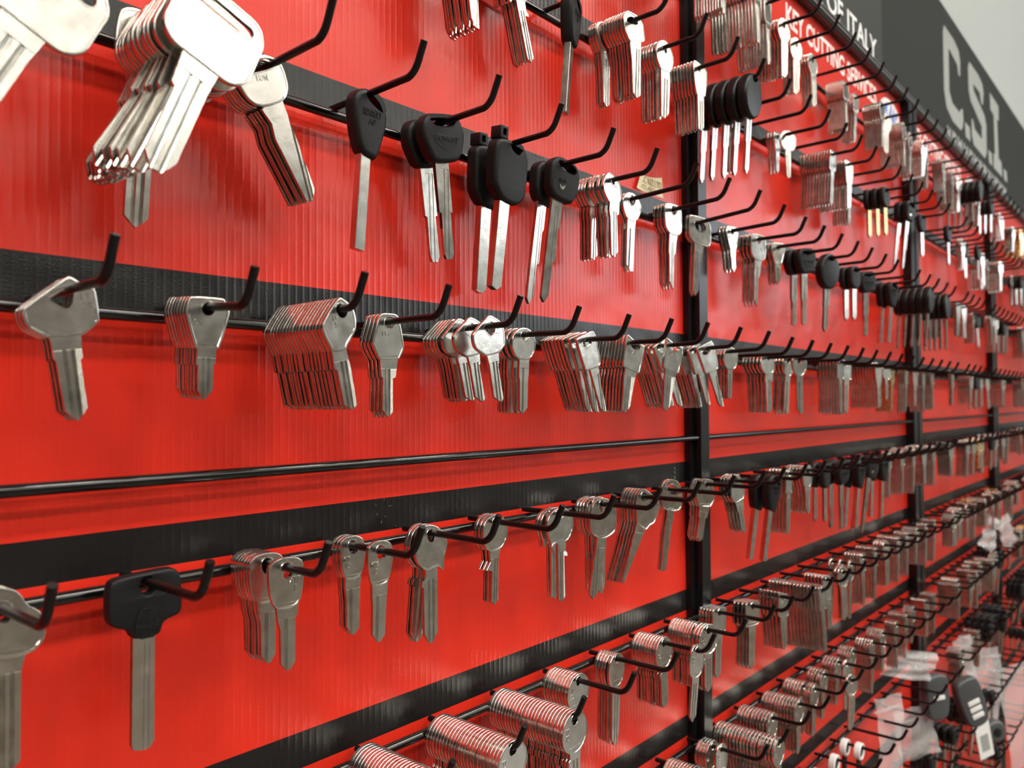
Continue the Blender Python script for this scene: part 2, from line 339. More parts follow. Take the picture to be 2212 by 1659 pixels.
# sign boards
e = bpy.data.objects.new('sign_board', None); C.objects.link(e); e.location = (0, 0, .4215); tag(e, 'charcoal sign board with white lettering, nearer the camera', 'sign')
b = MB(); b.box(-.2, 1.0615, -.006, .004, 0, .207); b.build('board', [SIGN1], e, smooth=False)
b = MB(); add_text(b, 'SILCA OF ITALY', 742, 1036, 2.6, 28.2, -6.0, .25, bold=.012); b.build('lettering', [TXW], e, smooth=False)
e = bpy.data.objects.new('sign_board', None); C.objects.link(e); e.location = (0, 0, .4215); tag(e, 'darker charcoal sign board with large grey letters, farther right', 'sign')
b = MB(); b.box(1.0625, 2.3, -.006, .004, 0, .207); b.build('board', [SIGN2], e, smooth=False)
b = MB()
z0 = 421.5
def shp(P, mi=0): plate(b, [(x, z-z0) for x, z in P], [(0, .15)], mi=mi)
_start = len(b.v)
shp([(1393,598),(1385,585),(1385,492),(1400,468),(1440,456),(1498,456),(1512,464),(1519,478),(1515,497),(1500,492),(1492,484),(1440,486),(1420,500),(1420,568),(1425,570),(1480,562),(1488,548),(1500,548),(1503,575),(1492,590),(1460,597)])
shp([(1531,479),(1568,479),(1572,455),(1535,455)])
shp([(1575,598),(1564,585),(1566,545),(1580,530),(1672,508),(1672,484),(1610,487),(1596,500),(1586,500),(1584,470),(1600,456),(1696,454),(1713,468),(1715,520),(1700,536),(1608,556),(1603,568),(1660,568),(1672,552),(1686,552),(1695,578),(1684,592),(1650,598)])
shp([(1730,479),(1762,479),(1767,455),(1735,455)])
shp([(1755,596),(1842,594),(1842,564),(1824,562),(1832,486),(1862,484),(1868,455),(1780,455),(1782,484),(1796,486),(1790,562),(1758,564)])
shp([(1884,477),(1918,477),(1923,455),(1889,455)])
for i in range(_start, len(b.v)): b.v[i] = (b.v[i][0], b.v[i][1]-.0061, b.v[i][2])
b.build('large_lettering', [TXG], e, smooth=False)
b = MB(); xx = 1402.0; rnd = random.Random(3)
while xx < 1900:
    wd = rnd.choice((24, 30, 34)); _s = len(b.v)
    for q in range(3):
        plate(b, rrect(xx+q*wd/3, xx+q*wd/3+wd/3-2.2, -10.5, 8.5 if q != 1 else rnd.choice((2, 8.5)), 1.2, 2), [(0, .12)])
    plate(b, rrect(xx, xx+wd-2, -2, 2.5, .8, 2), [(0, .14)])
    for i in range(_s, len(b.v)): b.v[i] = (b.v[i][0], b.v[i][1]-.0061, b.v[i][2]+.0105)
    xx += wd + 9
b.build('small_lettering', [TXG], e, smooth=False)
# printing on the red sheets
def print_red(name, lab, x0, x1, s, logo):
    b = MB(); add_text(b, s, x0, x1, 373.2, 396.2, -.15, .12, bold=.022)
    o = b.build(name, [TXR], smooth=False); tag(o, lab, 'lettering')
    lx0, lx1 = logo
    e = bpy.data.objects.new('printed_logo', None); C.objects.link(e); e.location = ((lx0+lx1)/2*MM, 0, .380)
    b = MB(); plate(b, smoothpoly([(-(lx1-lx0)/2, 2), (-22, 17), (18, 17), ((lx1-lx0)/2, 4), (30, -13), (-20, -15)], 3), [(0, .1)]); 
    b.v = [(x, y-.0002, z) for x, y, z in b.v]; b.build('white_field', [TXR], e, smooth=False)
    b = MB()
    for P in ([(-30,2),(-12,12),(-14,-6)], [(-10,-10),(4,13),(8,13),(2,-12)], [(6,-6),(16,12),(20,-10),(14,-12)], [(22,-6),(34,4),(24,8)]): plate(b, P, [(0,.1)])
    b.v = [(x, y-.0005, z) for x, y, z in b.v]; b.build('blue_strokes', [TXB], e, smooth=False)
    return e
tag(print_red('printed_lettering', 'white KEY CUTTING SERVICES lettering printed on red second panel', 763, 1052, 'KEY CUTTING SERVICES', (1064, 1158)), 'blue and white printed logo beside the KEY CUTTING SERVICES lettering', 'logo')
tag(print_red('printed_lettering', 'white lettering printed on the red third panel, blurred by distance', 1222, 1520, 'KEY CUTTING SERVICES', (1545, 1660)), 'blue and white printed logo on the third panel', 'logo')
# sticker
b = MB(); V = []; nx, nz = 12, 6
tl, tr_, bl, br = (486,163.9),(518.5,168.3),(481,152.9),(521,153.4)
for j in range(nz+1):
    for i in range(nx+1):
        s, t = i/nx, j/nz
        x = (bl[0]*(1-s)+br[0]*s)*(1-t)+(tl[0]*(1-s)+tr_[0]*s)*t; z = (bl[1]*(1-s)+br[1]*s)*(1-t)+(tl[1]*(1-s)+tr_[1]*s)*t - math.sin(s*PI)*.9*t
        V.append((x*MM, -(.0002+.0022*max(0, .35-s)**1.5*4+.0005*t), z*MM))
Fq = [(j*(nx+1)+i, j*(nx+1)+i+1, (j+1)*(nx+1)+i+1, (j+1)*(nx+1)+i) for j in range(nz) for i in range(nx)]
n_ = len(V); V2 = V + [(x, y+.00012, z) for x, y, z in V]
Fq2 = Fq + [tuple(q+n_ for q in reversed(f)) for f in Fq]
e = obj('paper_sticker', mesh('paper_sticker', V2, Fq2, PAPER)); tag(e, 'small curled cream paper sticker with brown lettering on a black stripe', 'sticker')
b = MB(); add_text(b, 'LSC NZ LTD', 487.5, 517.5, 159.2, 164.0, -1.0, .05); add_text(b, 'WTL-4507', 486, 508, 154.6, 157.8, -1.0, .05)
o = b.build('printed_text', [TXBR], e, smooth=False)

# ---------------------------------------------------------------- hook rails
def hookpts(dz=0.0):
    P = []; y0, y1 = 2.6, 60.7
    for i in range(9): 
        t = i/8; P.append((0, -(y0+(y1-4.2-y0)*t)*MM, (dz*(y0+(y1-4.2-y0)*t-7)/53)*MM))
    A = Vector((0, -(y1-4.2)*MM, dz*.93*MM)); B = Vector((0, -y1*MM, (dz+1.2)*MM)); T = Vector((0, -66.1*MM, (dz+12.6)*MM)); D = B + (T-B).normalized()*.0045
    for i in range(1, 7):
        t = i/6; P.append(tuple(A*(1-t)**2 + B*2*t*(1-t) + D*t*t))
    P.append(tuple(D*.5+T*.5)); P.append(tuple(T)); return P
hook_cache = {}
def hook_mesh(dz):
    if dz not in hook_cache:
        b = MB(); b.tube(hookpts(dz), .00152, 14); hook_cache[dz] = mesh('hook', b.v, b.f, [WIRE], b.m)
    return hook_cache[dz]
for r in 'm012345678':
    for bi in range(4):
        if r in '678' and bi == 0: continue
        x0, x1 = BAYX[bi]
        e = bpy.data.objects.new('hook_rail', None); C.objects.link(e); e.location = (x0*MM, -.0073, ZR[r]*MM)
        tag(e, 'black hook rail of the %s, %s' % (ROWNAME[r], BAYNAME[bi]), 'rail', 'hook rails')
        b = MB(); b.tube([(-.0003, 0, -.004), ((x1-x0)*MM*.5, 0, -.004), ((x1-x0)*MM+.0003, 0, -.004)], .0023, 18); b.build('tube', [TUBE], e)
        for i, X in enumerate(H[r][bi]):
            o = obj('hook', hook_mesh(DZ.get((r, bi, i), 0.0)), e, ((X-x0)*MM, .0073, 0))
            o.rotation_euler = (0, 0, R(random.uniform(-1.0, 1.0)) if bi else 0)
for bi in range(4):
    x0, x1 = BAYX[bi]
    b = MB(); b.tube([((x0-.3)*MM, -.0073, -.0278), ((x0+x1)/2*MM, -.0073, -.0278), ((x1+.3)*MM, -.0073, -.0278)], .0023, 18)
    o = b.build('bare_bar', [TUBE]); tag(o, 'bare black bar without hooks, %s' % BAYNAME[bi], 'bar', 'bare bars')

# ---------------------------------------------------------------- key shapes (mm; origin = hook shaft in the hole)
T = {'lf27r': {'head': [[-14.5,-5.3],[-0.8,3.9],[0.5,3.8],[3.0,1.9],[6.6,0.4],[7.3,-0.8],[7.5,-10.8],[1.7,-15.0],[-8.5,-15.2],[-13.8,-11.6],[-14.8,-7.8]],'blade': [[-8.4,-15.2],[1.4,-15.1],[0.9,-19.8],[0.9,-22.1],[0.1,-22.5],[0.4,-38.0],[-2.7,-41.7],[-3.4,-41.6],[-6.5,-38.2],[-7.1,-22.3],[-7.7,-21.8],[-7.8,-17.2]],'hole': [[-6.9,-3.0],[-2.6,-0.6],[0.7,-1.1],[-0.3,-4.8],[-2.1,-6.4]]},'lf30r': {'head': [[-8.9,-2.3],[-7.4,3.3],[5.8,3.7],[8.1,-1.4],[4.2,-15.0],[-4.9,-15.4]],'blade': [[-4.3,-15.6],[-4.3,-21.0],[-3.7,-21.2],[-3.5,-30.1],[-1.2,-33.4],[1.0,-30.9],[2.0,-29.5],[2.1,-20.6],[2.7,-20.5],[3.2,-15.4]],'hole': [[-2.8,-0.9],[-1.8,1.1],[-0.3,1.7],[1.5,1.1],[2.2,-0.2],[1.5,-2.3],[-0.3,-3.2],[-2.0,-2.8]]},'lf5': {'head': [[-9.8,-4.4],[-0.6,4.3],[1.2,4.4],[4.1,2.0],[6.6,-1.0],[6.3,-8.8],[-0.1,-14.6],[-0.4,-16.3],[-7.3,-16.2],[-7.8,-13.4],[-10.2,-8.2]],'blade': [[-7.3,-16.4],[-0.6,-16.6],[0.4,-23.6],[0.4,-38.3],[-2.1,-39.7],[-5.7,-36.9],[-6.1,-23.4],[-7.4,-22.5]],'hole': [[-2.3,0.1],[-1.4,1.7],[0.4,1.9],[2.7,0.5],[2.9,-1.9],[0.9,-3.8],[-1.5,-3.1]]},'lf37': {'head': [[-8.8,-10.0],[-4.8,2.8],[-2.7,3.9],[5.1,3.9],[6.7,2.1],[10.2,-10.9],[7.0,-17.1],[-4.5,-17.5]],'blade': [[-4.3,-17.5],[-3.5,-24.7],[-2.5,-25.6],[-2.8,-39.6],[0.7,-43.4],[3.2,-40.7],[3.2,-25.6],[4.8,-25.3],[6.5,-17.1]],'hole': [[-1.5,0.5],[-0.2,2.0],[1.9,2.3],[4.0,1.2],[4.2,-0.9],[2.8,-2.7],[0.1,-3.0],[-1.4,-1.9]]},'lf27b': {'head': [[-11.4,-2.7],[0.8,5.0],[3.3,4.9],[8.8,1.9],[11.1,-1.8],[10.9,-10.2],[5.7,-13.7],[-4.0,-14.2],[-10.2,-10.2],[-11.6,-7.1]],'blade': [[-3.8,-14.3],[5.3,-13.8],[4.9,-18.4],[3.9,-19.0],[5.1,-36.1],[3.1,-37.5],[-1.5,-34.3],[-2.3,-18.6]],'hole': [[-3.7,-0.8],[2.9,2.2],[4.3,-1.5],[3.9,-3.4],[0.9,-5.0]]},'round_a': {'head': [[-9.7,-4.3],[-8.6,-0.2],[-5.1,2.9],[-0.5,4.0],[4.7,3.4],[8.6,-0.3],[10.5,-4.5],[9.0,-9.6],[5.5,-13.5],[-3.6,-13.7],[-7.3,-10.9],[-9.5,-7.6]],'blade': [[-3.3,-13.7],[4.9,-13.3],[4.7,-20.7],[4.3,-23.7],[4.1,-39.3],[0.5,-42.6],[-2.1,-40.8],[-2.6,-24.1],[-3.3,-22.5]],'hole': [[-2.3,-0.3],[-1.3,1.4],[1.4,2.0],[3.9,0.8],[4.2,-1.3],[2.2,-3.1],[-0.7,-2.8]]},'square': {'head': [[-11.5,2.0],[-7.9,2.6],[5.7,4.4],[8.1,0.8],[9.6,-16.0],[6.8,-17.4],[-4.8,-17.6],[-6.6,-16.8]],'blade': [[-2.4,-17.6],[6.5,-16.9],[6.8,-24.4],[8.9,-44.0],[6.0,-44.0],[3.5,-40.9],[-0.3,-23.9]],'hole': [[-6.6,-1.9],[-3.2,-0.2],[2.9,-1.1],[2.4,-3.3],[-1.8,-4.5],[-5.5,-3.4]]},'square_b': {'head': [[-5.2,-14.6],[-4.0,3.7],[-3.1,4.6],[3.4,1.6],[13.0,0.4],[10.8,-17.6],[8.0,-18.1],[-3.6,-16.3]],'blade': [[-2.2,-16.5],[8.0,-18.1],[6.6,-24.4],[5.0,-39.3],[1.6,-43.4],[-1.7,-42.1],[-2.8,-22.9]],'hole': [[-0.9,-1.6],[-0.1,0.5],[5.7,0.6],[9.5,-0.7],[8.3,-3.4],[3.3,-3.8]]},'heart': {'head': [[-6.4,-4.8],[-5.1,0.7],[-1.3,3.0],[4.6,3.5],[9.6,0.7],[11.3,-3.5],[9.8,-10.5],[6.6,-14.0],[-1.5,-13.7],[-4.9,-9.9]],'blade': [[-1.1,-13.5],[4.8,-13.8],[3.2,-34.7],[1.3,-35.8],[-0.8,-34.6]],'hole': [[1.5,0.0],[3.0,0.7],[5.9,0.2],[3.6,-1.6]]},'wide': {'head': [[-11.7,3.1],[-9.1,6.1],[-3.2,7.1],[1.7,6.0],[4.7,4.0],[6.9,-0.5],[9.2,-1.8],[11.1,-3.9],[12.5,-9.2],[11.2,-13.1],[7.4,-16.0],[-2.4,-15.2],[-11.6,-10.2]],'blade': [[-2.4,-15.2],[7.2,-15.9],[5.4,-20.0],[5.3,-47.5],[4.0,-49.1],[1.5,-49.6],[-1.0,-48.9],[-2.1,-48.2]],'hole': [[-1.8,0.3],[-0.7,1.8],[1.4,1.4],[2.9,-1.0],[2.4,-3.7],[0.8,-4.8],[-1.4,-3.8]]},'black_rect': {'head': [[-13.1,0.4],[-10.9,2.8],[7.6,3.7],[10.6,3.0],[12.3,-0.2],[12.9,-11.4],[11.6,-14.0],[5.5,-14.5],[5.3,-19.9],[-5.0,-19.5],[-5.2,-15.9],[-11.2,-14.0],[-13.0,-11.3]],'blade': [[-4.1,-19.2],[3.6,-20.0],[4.1,-56.8],[2.6,-59.1],[0.5,-59.4],[-3.2,-58.4],[-3.9,-56.5]],'hole': [[-2.8,-0.9],[-1.4,1.4],[0.9,1.7],[2.8,-0.5],[2.6,-3.3],[1.0,-4.6],[-1.4,-4.2]]},'mtg1': {'head': [[-8.4,-0.0],[-7.5,2.5],[-3.6,4.2],[1.6,4.1],[5.7,3.0],[7.1,0.3],[6.9,-8.1],[5.1,-15.4],[-4.9,-15.5],[-7.5,-9.4]],'blade': [[-4.7,-15.5],[4.9,-15.7],[4.7,-18.6],[3.6,-18.9],[3.7,-35.9],[1.6,-38.9],[0.0,-38.8],[-2.4,-35.8],[-2.8,-23.0],[-3.9,-19.3],[-4.7,-16.7]],'hole': [[-2.8,-0.3],[-2.0,1.7],[-0.0,2.1],[2.0,0.7],[2.4,-1.4],[1.2,-3.7],[-0.8,-4.0],[-2.4,-2.7]]},'mtg15': {'head': [[-6.1,0.3],[-4.9,3.2],[0.0,4.5],[5.0,3.6],[7.6,0.7],[7.8,-5.2],[5.7,-15.1],[-3.2,-15.5],[-5.4,-8.6]],'blade': [[-3.2,-15.5],[5.7,-15.5],[5.0,-18.9],[4.4,-36.7],[1.9,-39.3],[0.4,-38.9],[-2.3,-35.3],[-2.5,-23.7],[-3.0,-19.0]],'hole': [[-1.5,0.4],[0.0,2.1],[2.0,1.7],[3.8,-0.7],[3.2,-3.4],[1.2,-4.1],[-0.8,-2.8]]},'clef': {'head': [[-10.9,-3.8],[-9.2,1.4],[-4.6,4.4],[0.6,4.0],[5.9,1.2],[9.5,-3.6],[10.1,-7.6],[7.6,-13.3],[7.9,-18.1],[7.0,-19.3],[4.6,-16.9],[2.6,-16.4],[-4.4,-17.8],[-9.0,-13.7],[-10.9,-9.7]],'blade': [[-4.4,-17.8],[2.9,-16.7],[3.4,-19.5],[3.3,-48.6],[1.8,-49.1],[0.6,-52.2],[-2.0,-52.1],[-5.1,-47.6],[-5.6,-25.6],[-7.0,-24.5],[-6.4,-22.1],[-4.2,-21.2]],'hole': [[-3.5,-0.2],[-2.0,1.7],[0.6,1.6],[2.0,-0.5],[1.4,-3.4],[-0.6,-4.6],[-2.6,-3.3]]},'clef_b': {'head': [[-10.3,-2.9],[-7.2,2.2],[-1.7,4.4],[3.9,3.1],[8.1,-0.5],[9.9,-5.4],[8.8,-10.5],[5.1,-15.2],[-4.6,-15.7],[-8.7,-10.9]],'blade': [[-4.6,-15.7],[4.8,-15.1],[3.0,-19.6],[3.5,-42.1],[1.7,-42.7],[1.0,-44.0],[-1.7,-42.1],[-1.9,-25.8],[-6.1,-24.7],[-3.3,-20.9]],'hole': [[-2.8,0.3],[-1.0,2.0],[1.8,1.7],[2.8,-0.3],[1.0,-2.5],[-1.7,-1.7]]},'clef_c': {'head': [[-13.6,-4.3],[-11.5,-0.0],[-6.8,2.8],[0.0,3.4],[6.3,1.5],[9.8,-2.8],[10.8,-8.0],[8.2,-13.7],[4.0,-16.9],[-7.0,-15.9],[-9.1,-18.1],[-10.4,-17.5],[-10.4,-13.8],[-13.0,-9.3]],'blade': [[-6.4,-16.4],[4.0,-16.9],[3.2,-21.1],[4.9,-23.0],[4.6,-24.6],[1.8,-23.8],[2.5,-46.7],[-0.3,-49.3],[-3.3,-47.4],[-4.0,-17.5]],'hole': [[-6.2,1.1],[-2.7,2.0],[2.1,1.0],[3.5,-1.2],[0.7,-3.0],[-4.2,-2.1]]},'shield': {'head': [[-9.7,-8.4],[-8.4,0.2],[-4.2,3.4],[3.7,3.7],[11.3,-0.2],[12.6,-3.9],[13.5,-16.0],[11.3,-18.2],[4.9,-21.3],[-1.7,-21.1],[-7.0,-18.3],[-9.5,-14.7]],'blade': [[-2.2,-22.0],[5.2,-21.3],[5.9,-26.8],[4.4,-32.2],[1.3,-52.4],[-2.1,-57.6],[-5.6,-54.2],[-4.7,-40.8],[-2.9,-30.1]],'hole': [[-2.6,0.2],[-1.5,2.0],[1.9,1.2],[4.4,-1.6],[3.6,-4.8],[-0.2,-6.2],[-2.0,-3.4]]},'stepped': {'head': [[-2.2,-11.5],[-4.5,-4.5],[-4.1,2.5],[-0.7,6.1],[7.0,3.5],[16.5,-0.5],[17.9,-3.3],[16.4,-15.6],[12.4,-16.7],[11.0,-19.9],[8.5,-21.3],[-0.0,-17.6]],'blade': [[0.3,-17.6],[8.5,-21.3],[7.4,-25.4],[5.6,-32.6],[-0.5,-56.7],[-3.1,-57.0],[-0.5,-30.5],[-0.9,-28.6],[-0.0,-23.5]],'hole': [[-1.2,-1.0],[-0.7,3.1],[2.8,3.2],[6.5,-0.6],[4.1,-2.5],[0.7,-3.1]]},'apple': {'head': [[-6.4,-10.8],[-6.1,-0.2],[-2.3,6.1],[3.1,7.7],[8.8,5.0],[11.8,-1.4],[12.9,-11.1],[9.6,-16.4],[-3.5,-14.5]],'blade': [[-0.1,-15.7],[6.1,-16.1],[3.6,-30.6],[2.3,-42.8],[0.8,-56.9],[-1.2,-58.1],[-3.3,-56.7],[-2.3,-29.9],[-0.6,-20.4]],'hole': [[-2.0,-0.2],[-0.1,3.5],[6.1,2.9],[11.1,-1.4],[10.6,-4.7],[0.1,-2.9]]},'black_oval': {'head': [[-8.3,-6.0],[-7.7,-1.0],[-4.2,1.9],[0.6,2.4],[5.5,0.4],[9.2,-4.0],[10.7,-9.5],[9.1,-16.8],[5.7,-27.6],[3.0,-27.8],[-3.3,-26.1],[-6.5,-16.4]],'blade': [[-2.1,-26.3],[3.3,-27.4],[2.0,-68.2],[-3.4,-67.5]],'hole': [[-1.7,0.2],[0.0,1.2],[4.9,0.2],[7.9,-2.8],[8.5,-6.4],[2.4,-4.4],[-1.2,-2.0]]},'black_d': {'head': [[-14.0,-4.0],[-12.7,0.3],[-9.8,2.8],[6.3,4.7],[9.3,2.8],[12.6,-4.2],[10.9,-14.0],[8.1,-18.1],[-6.0,-20.3],[-9.0,-17.6],[-13.6,-10.0]],'blade': [[-5.0,-20.4],[3.4,-19.4],[4.0,-23.8],[5.8,-42.2],[4.4,-42.5],[6.4,-62.3],[5.1,-65.3],[1.6,-65.2],[0.4,-62.6],[-1.3,-43.2],[-2.6,-42.6]],'hole': [[-9.6,1.3],[3.0,3.1],[7.1,1.4],[4.7,-1.6],[-6.4,-2.8],[-9.5,-0.7]]},'black_big': {'head': [[-12.9,-2.3],[-10.7,1.2],[-3.6,1.8],[9.3,0.7],[13.0,-6.4],[12.8,-23.8],[9.0,-30.0],[3.4,-31.7],[-6.6,-29.9],[-12.6,-22.9]],'blade': [[-6.1,-32.6],[2.0,-32.8],[0.2,-74.4],[-3.4,-76.5],[-7.4,-74.6]],'hole': [[-2.3,-1.2],[-0.9,0.7],[5.5,0.4],[7.4,-1.0],[5.5,-5.1],[-0.0,-3.9]]},'black_v': {'head': [[-7.7,-3.2],[-7.1,1.6],[-2.0,4.8],[4.3,4.4],[11.5,2.8],[15.0,-2.5],[15.4,-11.9],[11.6,-20.2],[7.1,-20.8],[-3.6,-19.4],[-7.2,-14.2]],'blade': [[-2.6,-21.1],[5.3,-21.5],[5.0,-34.2],[3.7,-36.4],[3.6,-54.6],[1.9,-55.2],[1.0,-74.4],[-1.9,-78.7],[-4.2,-75.7],[-3.8,-54.2]],'hole': [[-3.1,1.6],[-1.0,2.8],[9.8,1.0],[12.2,-1.8],[10.0,-4.0],[0.1,-2.0]]},'round_n': {'head': [[-9.5,-3.5],[-7.2,1.5],[-3.5,4.1],[1.0,3.8],[5.5,1.7],[9.6,-2.1],[10.5,-7.7],[8.1,-13.4],[-2.1,-15.0],[-6.5,-11.0],[-9.5,-7.6]],'blade': [[-2.1,-15.0],[8.0,-13.9],[7.5,-19.7],[5.2,-20.7],[6.6,-42.7],[3.3,-46.7],[-0.3,-45.7],[-1.7,-22.9],[-3.0,-18.5]],'hole': [[-1.4,-1.3],[0.9,0.5],[2.7,-1.0],[1.3,-3.3]]},'round_m': {'head': [[-10.4,-2.4],[-8.1,1.9],[-2.7,4.3],[3.7,3.5],[9.2,-1.2],[10.5,-6.7],[5.3,-15.2],[-3.9,-14.7],[-9.1,-8.8]],'blade': [[-3.9,-14.7],[5.3,-15.2],[4.3,-17.9],[4.7,-47.8],[1.1,-48.2],[-0.7,-45.1],[-3.0,-44.2],[-3.9,-20.3]],'hole': [[-3.2,0.6],[-0.9,2.7],[3.2,1.1],[3.6,-2.2],[-0.1,-5.1],[-2.8,-2.7]]},'tallrect': {'head': [[-10.8,1.2],[-8.0,3.8],[5.4,4.1],[9.2,0.8],[10.4,-14.7],[5.9,-18.3],[-3.6,-17.8],[-9.2,-12.7]],'blade': [[-3.6,-17.5],[5.9,-18.0],[4.4,-22.7],[3.8,-30.6],[2.3,-31.9],[2.4,-55.8],[-1.9,-50.8],[-3.0,-32.6],[-3.8,-29.7]],'hole': [[-2.9,0.1],[-0.9,2.8],[3.4,2.3],[4.3,-1.1],[0.9,-4.3],[-2.0,-2.7]]},'shield_b': {'head': [[-9.7,4.2],[-7.9,5.4],[10.0,4.1],[14.0,-1.9],[14.3,-15.4],[11.5,-18.0],[-2.9,-16.0],[-9.5,-11.0]],'blade': [[-2.9,-16.0],[6.5,-17.6],[4.9,-28.7],[3.1,-29.5],[2.3,-51.3],[-0.5,-55.4],[-3.5,-51.8],[-3.2,-33.3],[-3.1,-28.2]],'hole': [[-3.6,-0.8],[-1.8,2.0],[2.7,1.9],[9.0,-1.8],[8.0,-5.8],[2.6,-7.1],[-2.8,-4.5]]},'hon': {'head': [[-21.2,-2.8],[-13.8,1.3],[-4.4,3.5],[2.6,0.2],[3.5,-8.2],[2.0,-12.3],[-1.6,-15.1],[-11.1,-16.7],[-16.3,-14.0],[-18.6,-8.9]],'blade': [[-11.8,-16.9],[-1.5,-14.9],[0.4,-26.9],[1.4,-32.4],[1.6,-35.6],[3.6,-50.2],[1.2,-54.8],[-1.8,-54.3],[-9.1,-28.6],[-8.9,-22.8]],'hole': [[-19.3,-2.4],[-11.4,1.2],[-0.6,1.8],[0.6,-1.8],[-18.2,-4.4]]},'hex_q': {'head': [[-9.8,-0.5],[-6.2,4.4],[2.8,3.9],[9.2,-0.3],[11.1,-9.7],[8.2,-11.6],[-3.0,-14.2],[-7.6,-8.5]],'blade': [[-2.6,-14.1],[7.4,-11.6],[7.3,-18.5],[8.2,-44.7],[5.3,-47.3],[1.3,-44.7],[-0.7,-24.0],[-1.9,-18.8]],'hole': [[-6.7,-1.2],[-2.7,1.6],[2.0,1.4],[4.4,-1.2],[1.2,-2.7],[-5.2,-2.9]]},'pear': {'head': [[-7.5,-3.6],[-6.1,2.1],[-1.7,4.8],[3.6,4.9],[9.8,-1.1],[11.1,-6.7],[8.7,-12.7],[6.4,-15.4],[-2.0,-15.6],[-6.3,-9.1]],'blade': [[-2.0,-15.6],[6.4,-15.4],[7.7,-20.7],[7.3,-42.8],[3.7,-46.5],[-0.3,-45.7],[-1.3,-25.4]],'hole': [[-1.3,-0.1],[0.9,1.1],[3.6,0.1],[3.5,-3.5],[0.4,-3.7]]},'wedge': {'head': [[-6.6,1.3],[-5.0,4.5],[5.8,2.8],[11.0,-0.2],[8.5,-19.2],[-0.9,-19.6],[-2.9,-18.9]],'blade': [[-1.4,-19.4],[6.4,-19.7],[6.4,-41.1],[3.8,-44.5],[-0.3,-43.8]],'hole': [[-0.5,0.5],[1.6,1.1],[2.5,-1.8],[-0.0,-2.5]]}}
T['tl'] = dict(head=circle(0, -6.6, 10.6, 44), blade=[(-4.6,-16),(4.6,-16),(4.6,-18.5),(4.2,-20),(4.2,-38),(1.5,-42),(-1.5,-42.5),(-4.2,-39),(-4.2,-24),(-5.4,-23),(-5.4,-20),(-4.2,-19)], hole=circle(0, -.4, 2.5, 20))
T['tlong'] = dict(head=smoothpoly([(-9.5,-8),(-7,1),(0,4),(7,1),(9.5,-8),(6,-18),(-6,-18)],3), blade=[(-4.2,-16),(4.6,-16),(4.6,-25),(4,-48),(2,-54),(-1,-54),(-3.6,-50),(-4.2,-22)], hole=circle(0,-.4,2.4,20))
T['oval'] = dict(head=smoothpoly([(-8,-8),(-6,2),(0,4.5),(6,2),(8,-8),(5,-18),(-5,-18)],3), blade=[(-3.6,-17),(3.6,-17),(3.6,-20),(3.2,-42),(0,-46),(-3.2,-42),(-3.2,-22)], hole=circle(0,-.4,2.2,20))
T['rect'] = dict(head=rrect(-8.5,8.5,-16,3.6,3), blade=[(-4.4,-15.5),(4.4,-15.5),(4.2,-24),(3.6,-26),(3.6,-46),(0,-50),(-3.6,-46),(-3.6,-26)], hole=circle(0,-.3,2.4,18))
T['slim'] = dict(head=rrect(-7,7,-17,3.6,2), blade=[(-4,-16.5),(4,-16.5),(3.8,-48),(1,-52),(-3,-51),(-3.8,-44)], hole=circle(0,-.3,2.4,18))
T['fan'] = dict(head=rrect(-7,25.5,-21.5,5.5,8,7), blade=[(2,-20.5),(16,-20.5),(15.5,-24),(15,-30),(15,-57),(12,-62),(8.5,-62.5),(4.6,-58),(4.6,-34),(3.2,-33)], hole=rrect(-3,20.5,-2.4,1.8,2,4))
T['long'] = dict(head=smoothpoly([(-11,-1),(-9,6),(8,6),(11,-1),(11,-12),(4,-19),(-4,-19),(-11,-12)],2), blade=[(-5,-18),(5,-18),(5,-36),(4.3,-37),(4.3,-68),(0,-72),(-4.3,-68),(-4.3,-37),(-5,-36)], hole=rrect(-6,6,-2.2,1.8,1.8,4))
for n_ in ('disc','discs'): T[n_] = dict(head=circle(0,-12.5,14.2,40,16.8), blade=[(-4,-27),(4.2,-27),(4.2,-44),(3,-45),(3,-66),(0,-70),(-3,-66),(-3,-48),(-4,-46)], hole=rrect(-4,4,-2.2,1.9,1.8,4))
T['whiterim'] = dict(head=circle(0,-4,8.5,36,8.5), blade=[(-5,-12),(5,-12),(4.5,-40),(-4.5,-40)], hole=circle(0,-.5,4.6,24))
T['black_small'] = dict(head=smoothpoly([(-9,1),(-4,4.2),(5,4.2),(9,1),(9,-14),(4,-20),(-4,-20),(-9,-14)],2), blade=[(-3.4,-19),(3.4,-19),(3.2,-48),(0,-52),(-3.2,-48)], hole=rrect(-3.5,3.5,-2.2,1.8,1.6,3))
BLACK = {'black_rect','black_oval','black_d','black_big','black_v','disc','discs','black_small','whiterim'}
CURVED = {'round_a','clef','clef_b','clef_c','wide','apple','heart','round_n','round_m','pear','black_oval','black_d','black_v','black_big','mtg1','mtg15','shield','lf5','hon','stepped','shield_b','tallrect','black_rect'}
ROUNDED = {'round_a','clef','clef_b','clef_c','apple','round_n','round_m','pear','heart','wide'}
THICK = {'black_rect':5.5,'black_oval':8.5,'black_d':8.0,'black_big':8.5,'black_v':8.0,'disc':8.4,'discs':5.5,'black_small':6.5,'whiterim':4.5}
TEETH = {'lf27r','lf5','lf37','lf27b','hon','square','square_b','clef_c','hex_q'}
